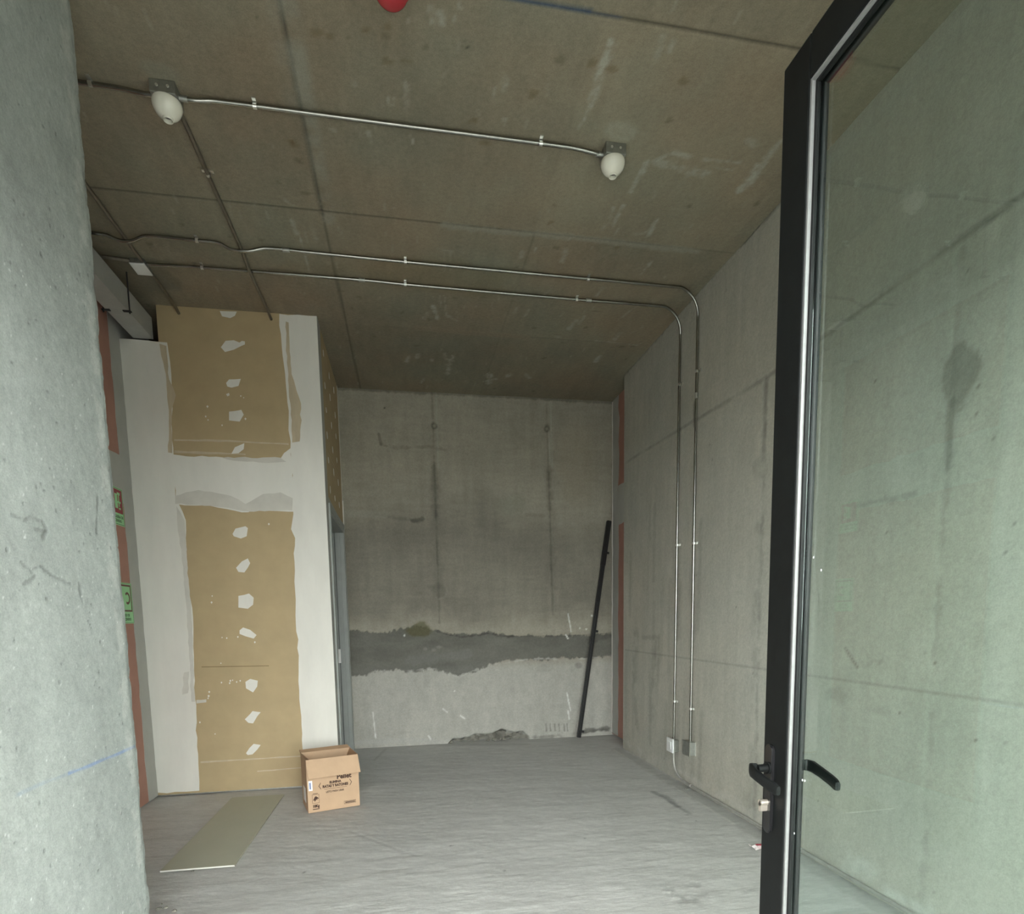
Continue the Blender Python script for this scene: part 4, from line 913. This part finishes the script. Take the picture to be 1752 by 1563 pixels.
# ================================================================== LOOSE THINGS
# pale panel lying on the floor
bm = slab([(-1.368, 3.384, .0005), (-.982, 3.376, .0005), (-.977, 4.727, .0005), (-1.361, 4.729, .0005)], (0, 0, 1), .0095)
pk = empty('floor_panel', (-1.17, 4.05, 0), 'long beige panel lying flat on the floor before the partition', 'panel')
obj('board', bm, m_plank, pk)
obj('cut_edge', slab([(-1.368, 3.3835, .001), (-.982, 3.3755, .001), (-.982, 3.3755, .0095), (-1.368, 3.3835, .0095)], (0, -1, 0), .0008), m_plankedge, pk)
# black pole leaning in the corner
a = Vector((1.868, 6.19, .002)); b = Vector((2.262, YB-.028, 2.40)); d = (b-a).normalized()
po = empty('black_pole', tuple(a), 'black steel pole leaning in the corner of the end wall', 'pole')
def sq(p, q, w):
    bm = tube([p, q], w*math.sqrt(2)/2, 4); return bm
def square_bar(p, q, w, h):
    tt = (q-p).normalized(); s = tt.cross(Vector((0, 1, 0))).normalized(); n = s.cross(tt)
    bm = bmesh.new(); v = []
    for base in (p, q):
        for i, j in ((-1, -1), (1, -1), (1, 1), (-1, 1)): v.append(bm.verts.new(base+s*i*w/2+n*j*h/2))
    for f in ((3, 2, 1, 0), (4, 5, 6, 7), (0, 1, 5, 4), (1, 2, 6, 5), (2, 3, 7, 6), (3, 0, 4, 7)): bm.faces.new([v[k] for k in f])
    bmesh.ops.bevel(bm, geom=bm.edges[:], offset=.004, segments=2, affect='EDGES'); return bm
a2 = a+Vector((0, 0, .012))
obj('tube', square_bar(a2, b, .046, .030), m_blackpole, po); obj('rail', square_bar(a2+d*.08+Vector((0, -.019, 0)), b-d*.9+Vector((0, -.019, 0)), .018, .012), m_blackpole, po)
obj('thick_sleeve', square_bar(b-d*.5, b-d*.003, .052, .036), m_blackpole, po)
sdir = d.cross(Vector((0, 1, 0))).normalized()
for f in (.03, .495, .855):
    c = a2+(b-a2)*f; obj('bracket', square_bar(c-sdir*.02, c-sdir*.052, .026, .022), m_blackpole, po)
# candy wrapper
wp = P(1297, 1448, 2, 0.01)
wr = empty('wrapper', (wp[0], wp[1], 0), 'crumpled white and pink wrapper on the floor near the door', 'litter')
bm = bmesh.new(); r2 = np.random.default_rng(5); gv = []
for j in range(5):
    for i in range(7): gv.append(bm.verts.new((wp[0]-.035+.016*i+r2.normal(0, .003), wp[1]-.03+.016*j+r2.normal(0, .003), .004+abs(r2.normal(0, .010)))))
for j in range(4):
    for i in range(6): bm.faces.new((gv[j*7+i], gv[j*7+i+1], gv[j*7+i+8], gv[j*7+i+7]))
o_ = obj('foil', bm, m_wrap, wr); sol = o_.modifiers.new('s', 'SOLIDIFY'); sol.thickness = .0012
bm = bmesh.new(); gv = []
for j in range(3):
    for i in range(4): gv.append(bm.verts.new((wp[0]-.012+.013*i+r2.normal(0, .002), wp[1]-.016+.014*j+r2.normal(0, .002), .020+abs(r2.normal(0, .005)))))
for j in range(2):
    for i in range(3): bm.faces.new((gv[j*4+i], gv[j*4+i+1], gv[j*4+i+5], gv[j*4+i+4]))
o_ = obj('logo_patch', bm, m_wrapred, wr); sol = o_.modifiers.new('s', 'SOLIDIFY'); sol.thickness = .0012
# rubble
def stone(px, py, r, label, y=None, m=m_rubble, group='concrete crumbs'):
    p = P(px, py, 2, 0.0) if y is None else np.array([P(px, py, 1, y)[0], y, 0])
    bm = bmesh.new(); bmesh.ops.create_icosphere(bm, subdivisions=2, radius=r)
    for v in bm.verts: v.co = Vector((v.co.x*r2.uniform(.8, 1.3), v.co.y*r2.uniform(.8, 1.2), max(-r*.35, v.co.z*r2.uniform(.6, .9))))
    zmin = min(v.co.z for v in bm.verts)
    bmesh.ops.translate(bm, verts=bm.verts[:], vec=(p[0], p[1], -zmin))
    o = obj('concrete_crumb', bm, m); return setp(o, label, 'rubble', group)
for x, y, r in [(272, 1556, .012), (284, 1553, .009), (298, 1559, .010), (330, 1490, .006), (276, 1547, .006)]: stone(x, y, r, m=m_rubble, label='small pale concrete crumb on the floor beside the left wall end', group='crumbs by the left wall end')
for x, r in [(772, .020), (846, .030), (862, .024), (835, .016), (872, .014)]: stone(x, 1268, r, 'broken mortar lump in the hollow at the foot of the end wall', YB+.020, group='mortar lumps in the hollow')
for x, y, r in [(1035, 1252, .016), (1020, 1256, .010), (1043, 1250, .012)]: stone(x, y, r, 'small crumb in the end-wall corner near the black pole', group='crumbs in the end-wall corner')
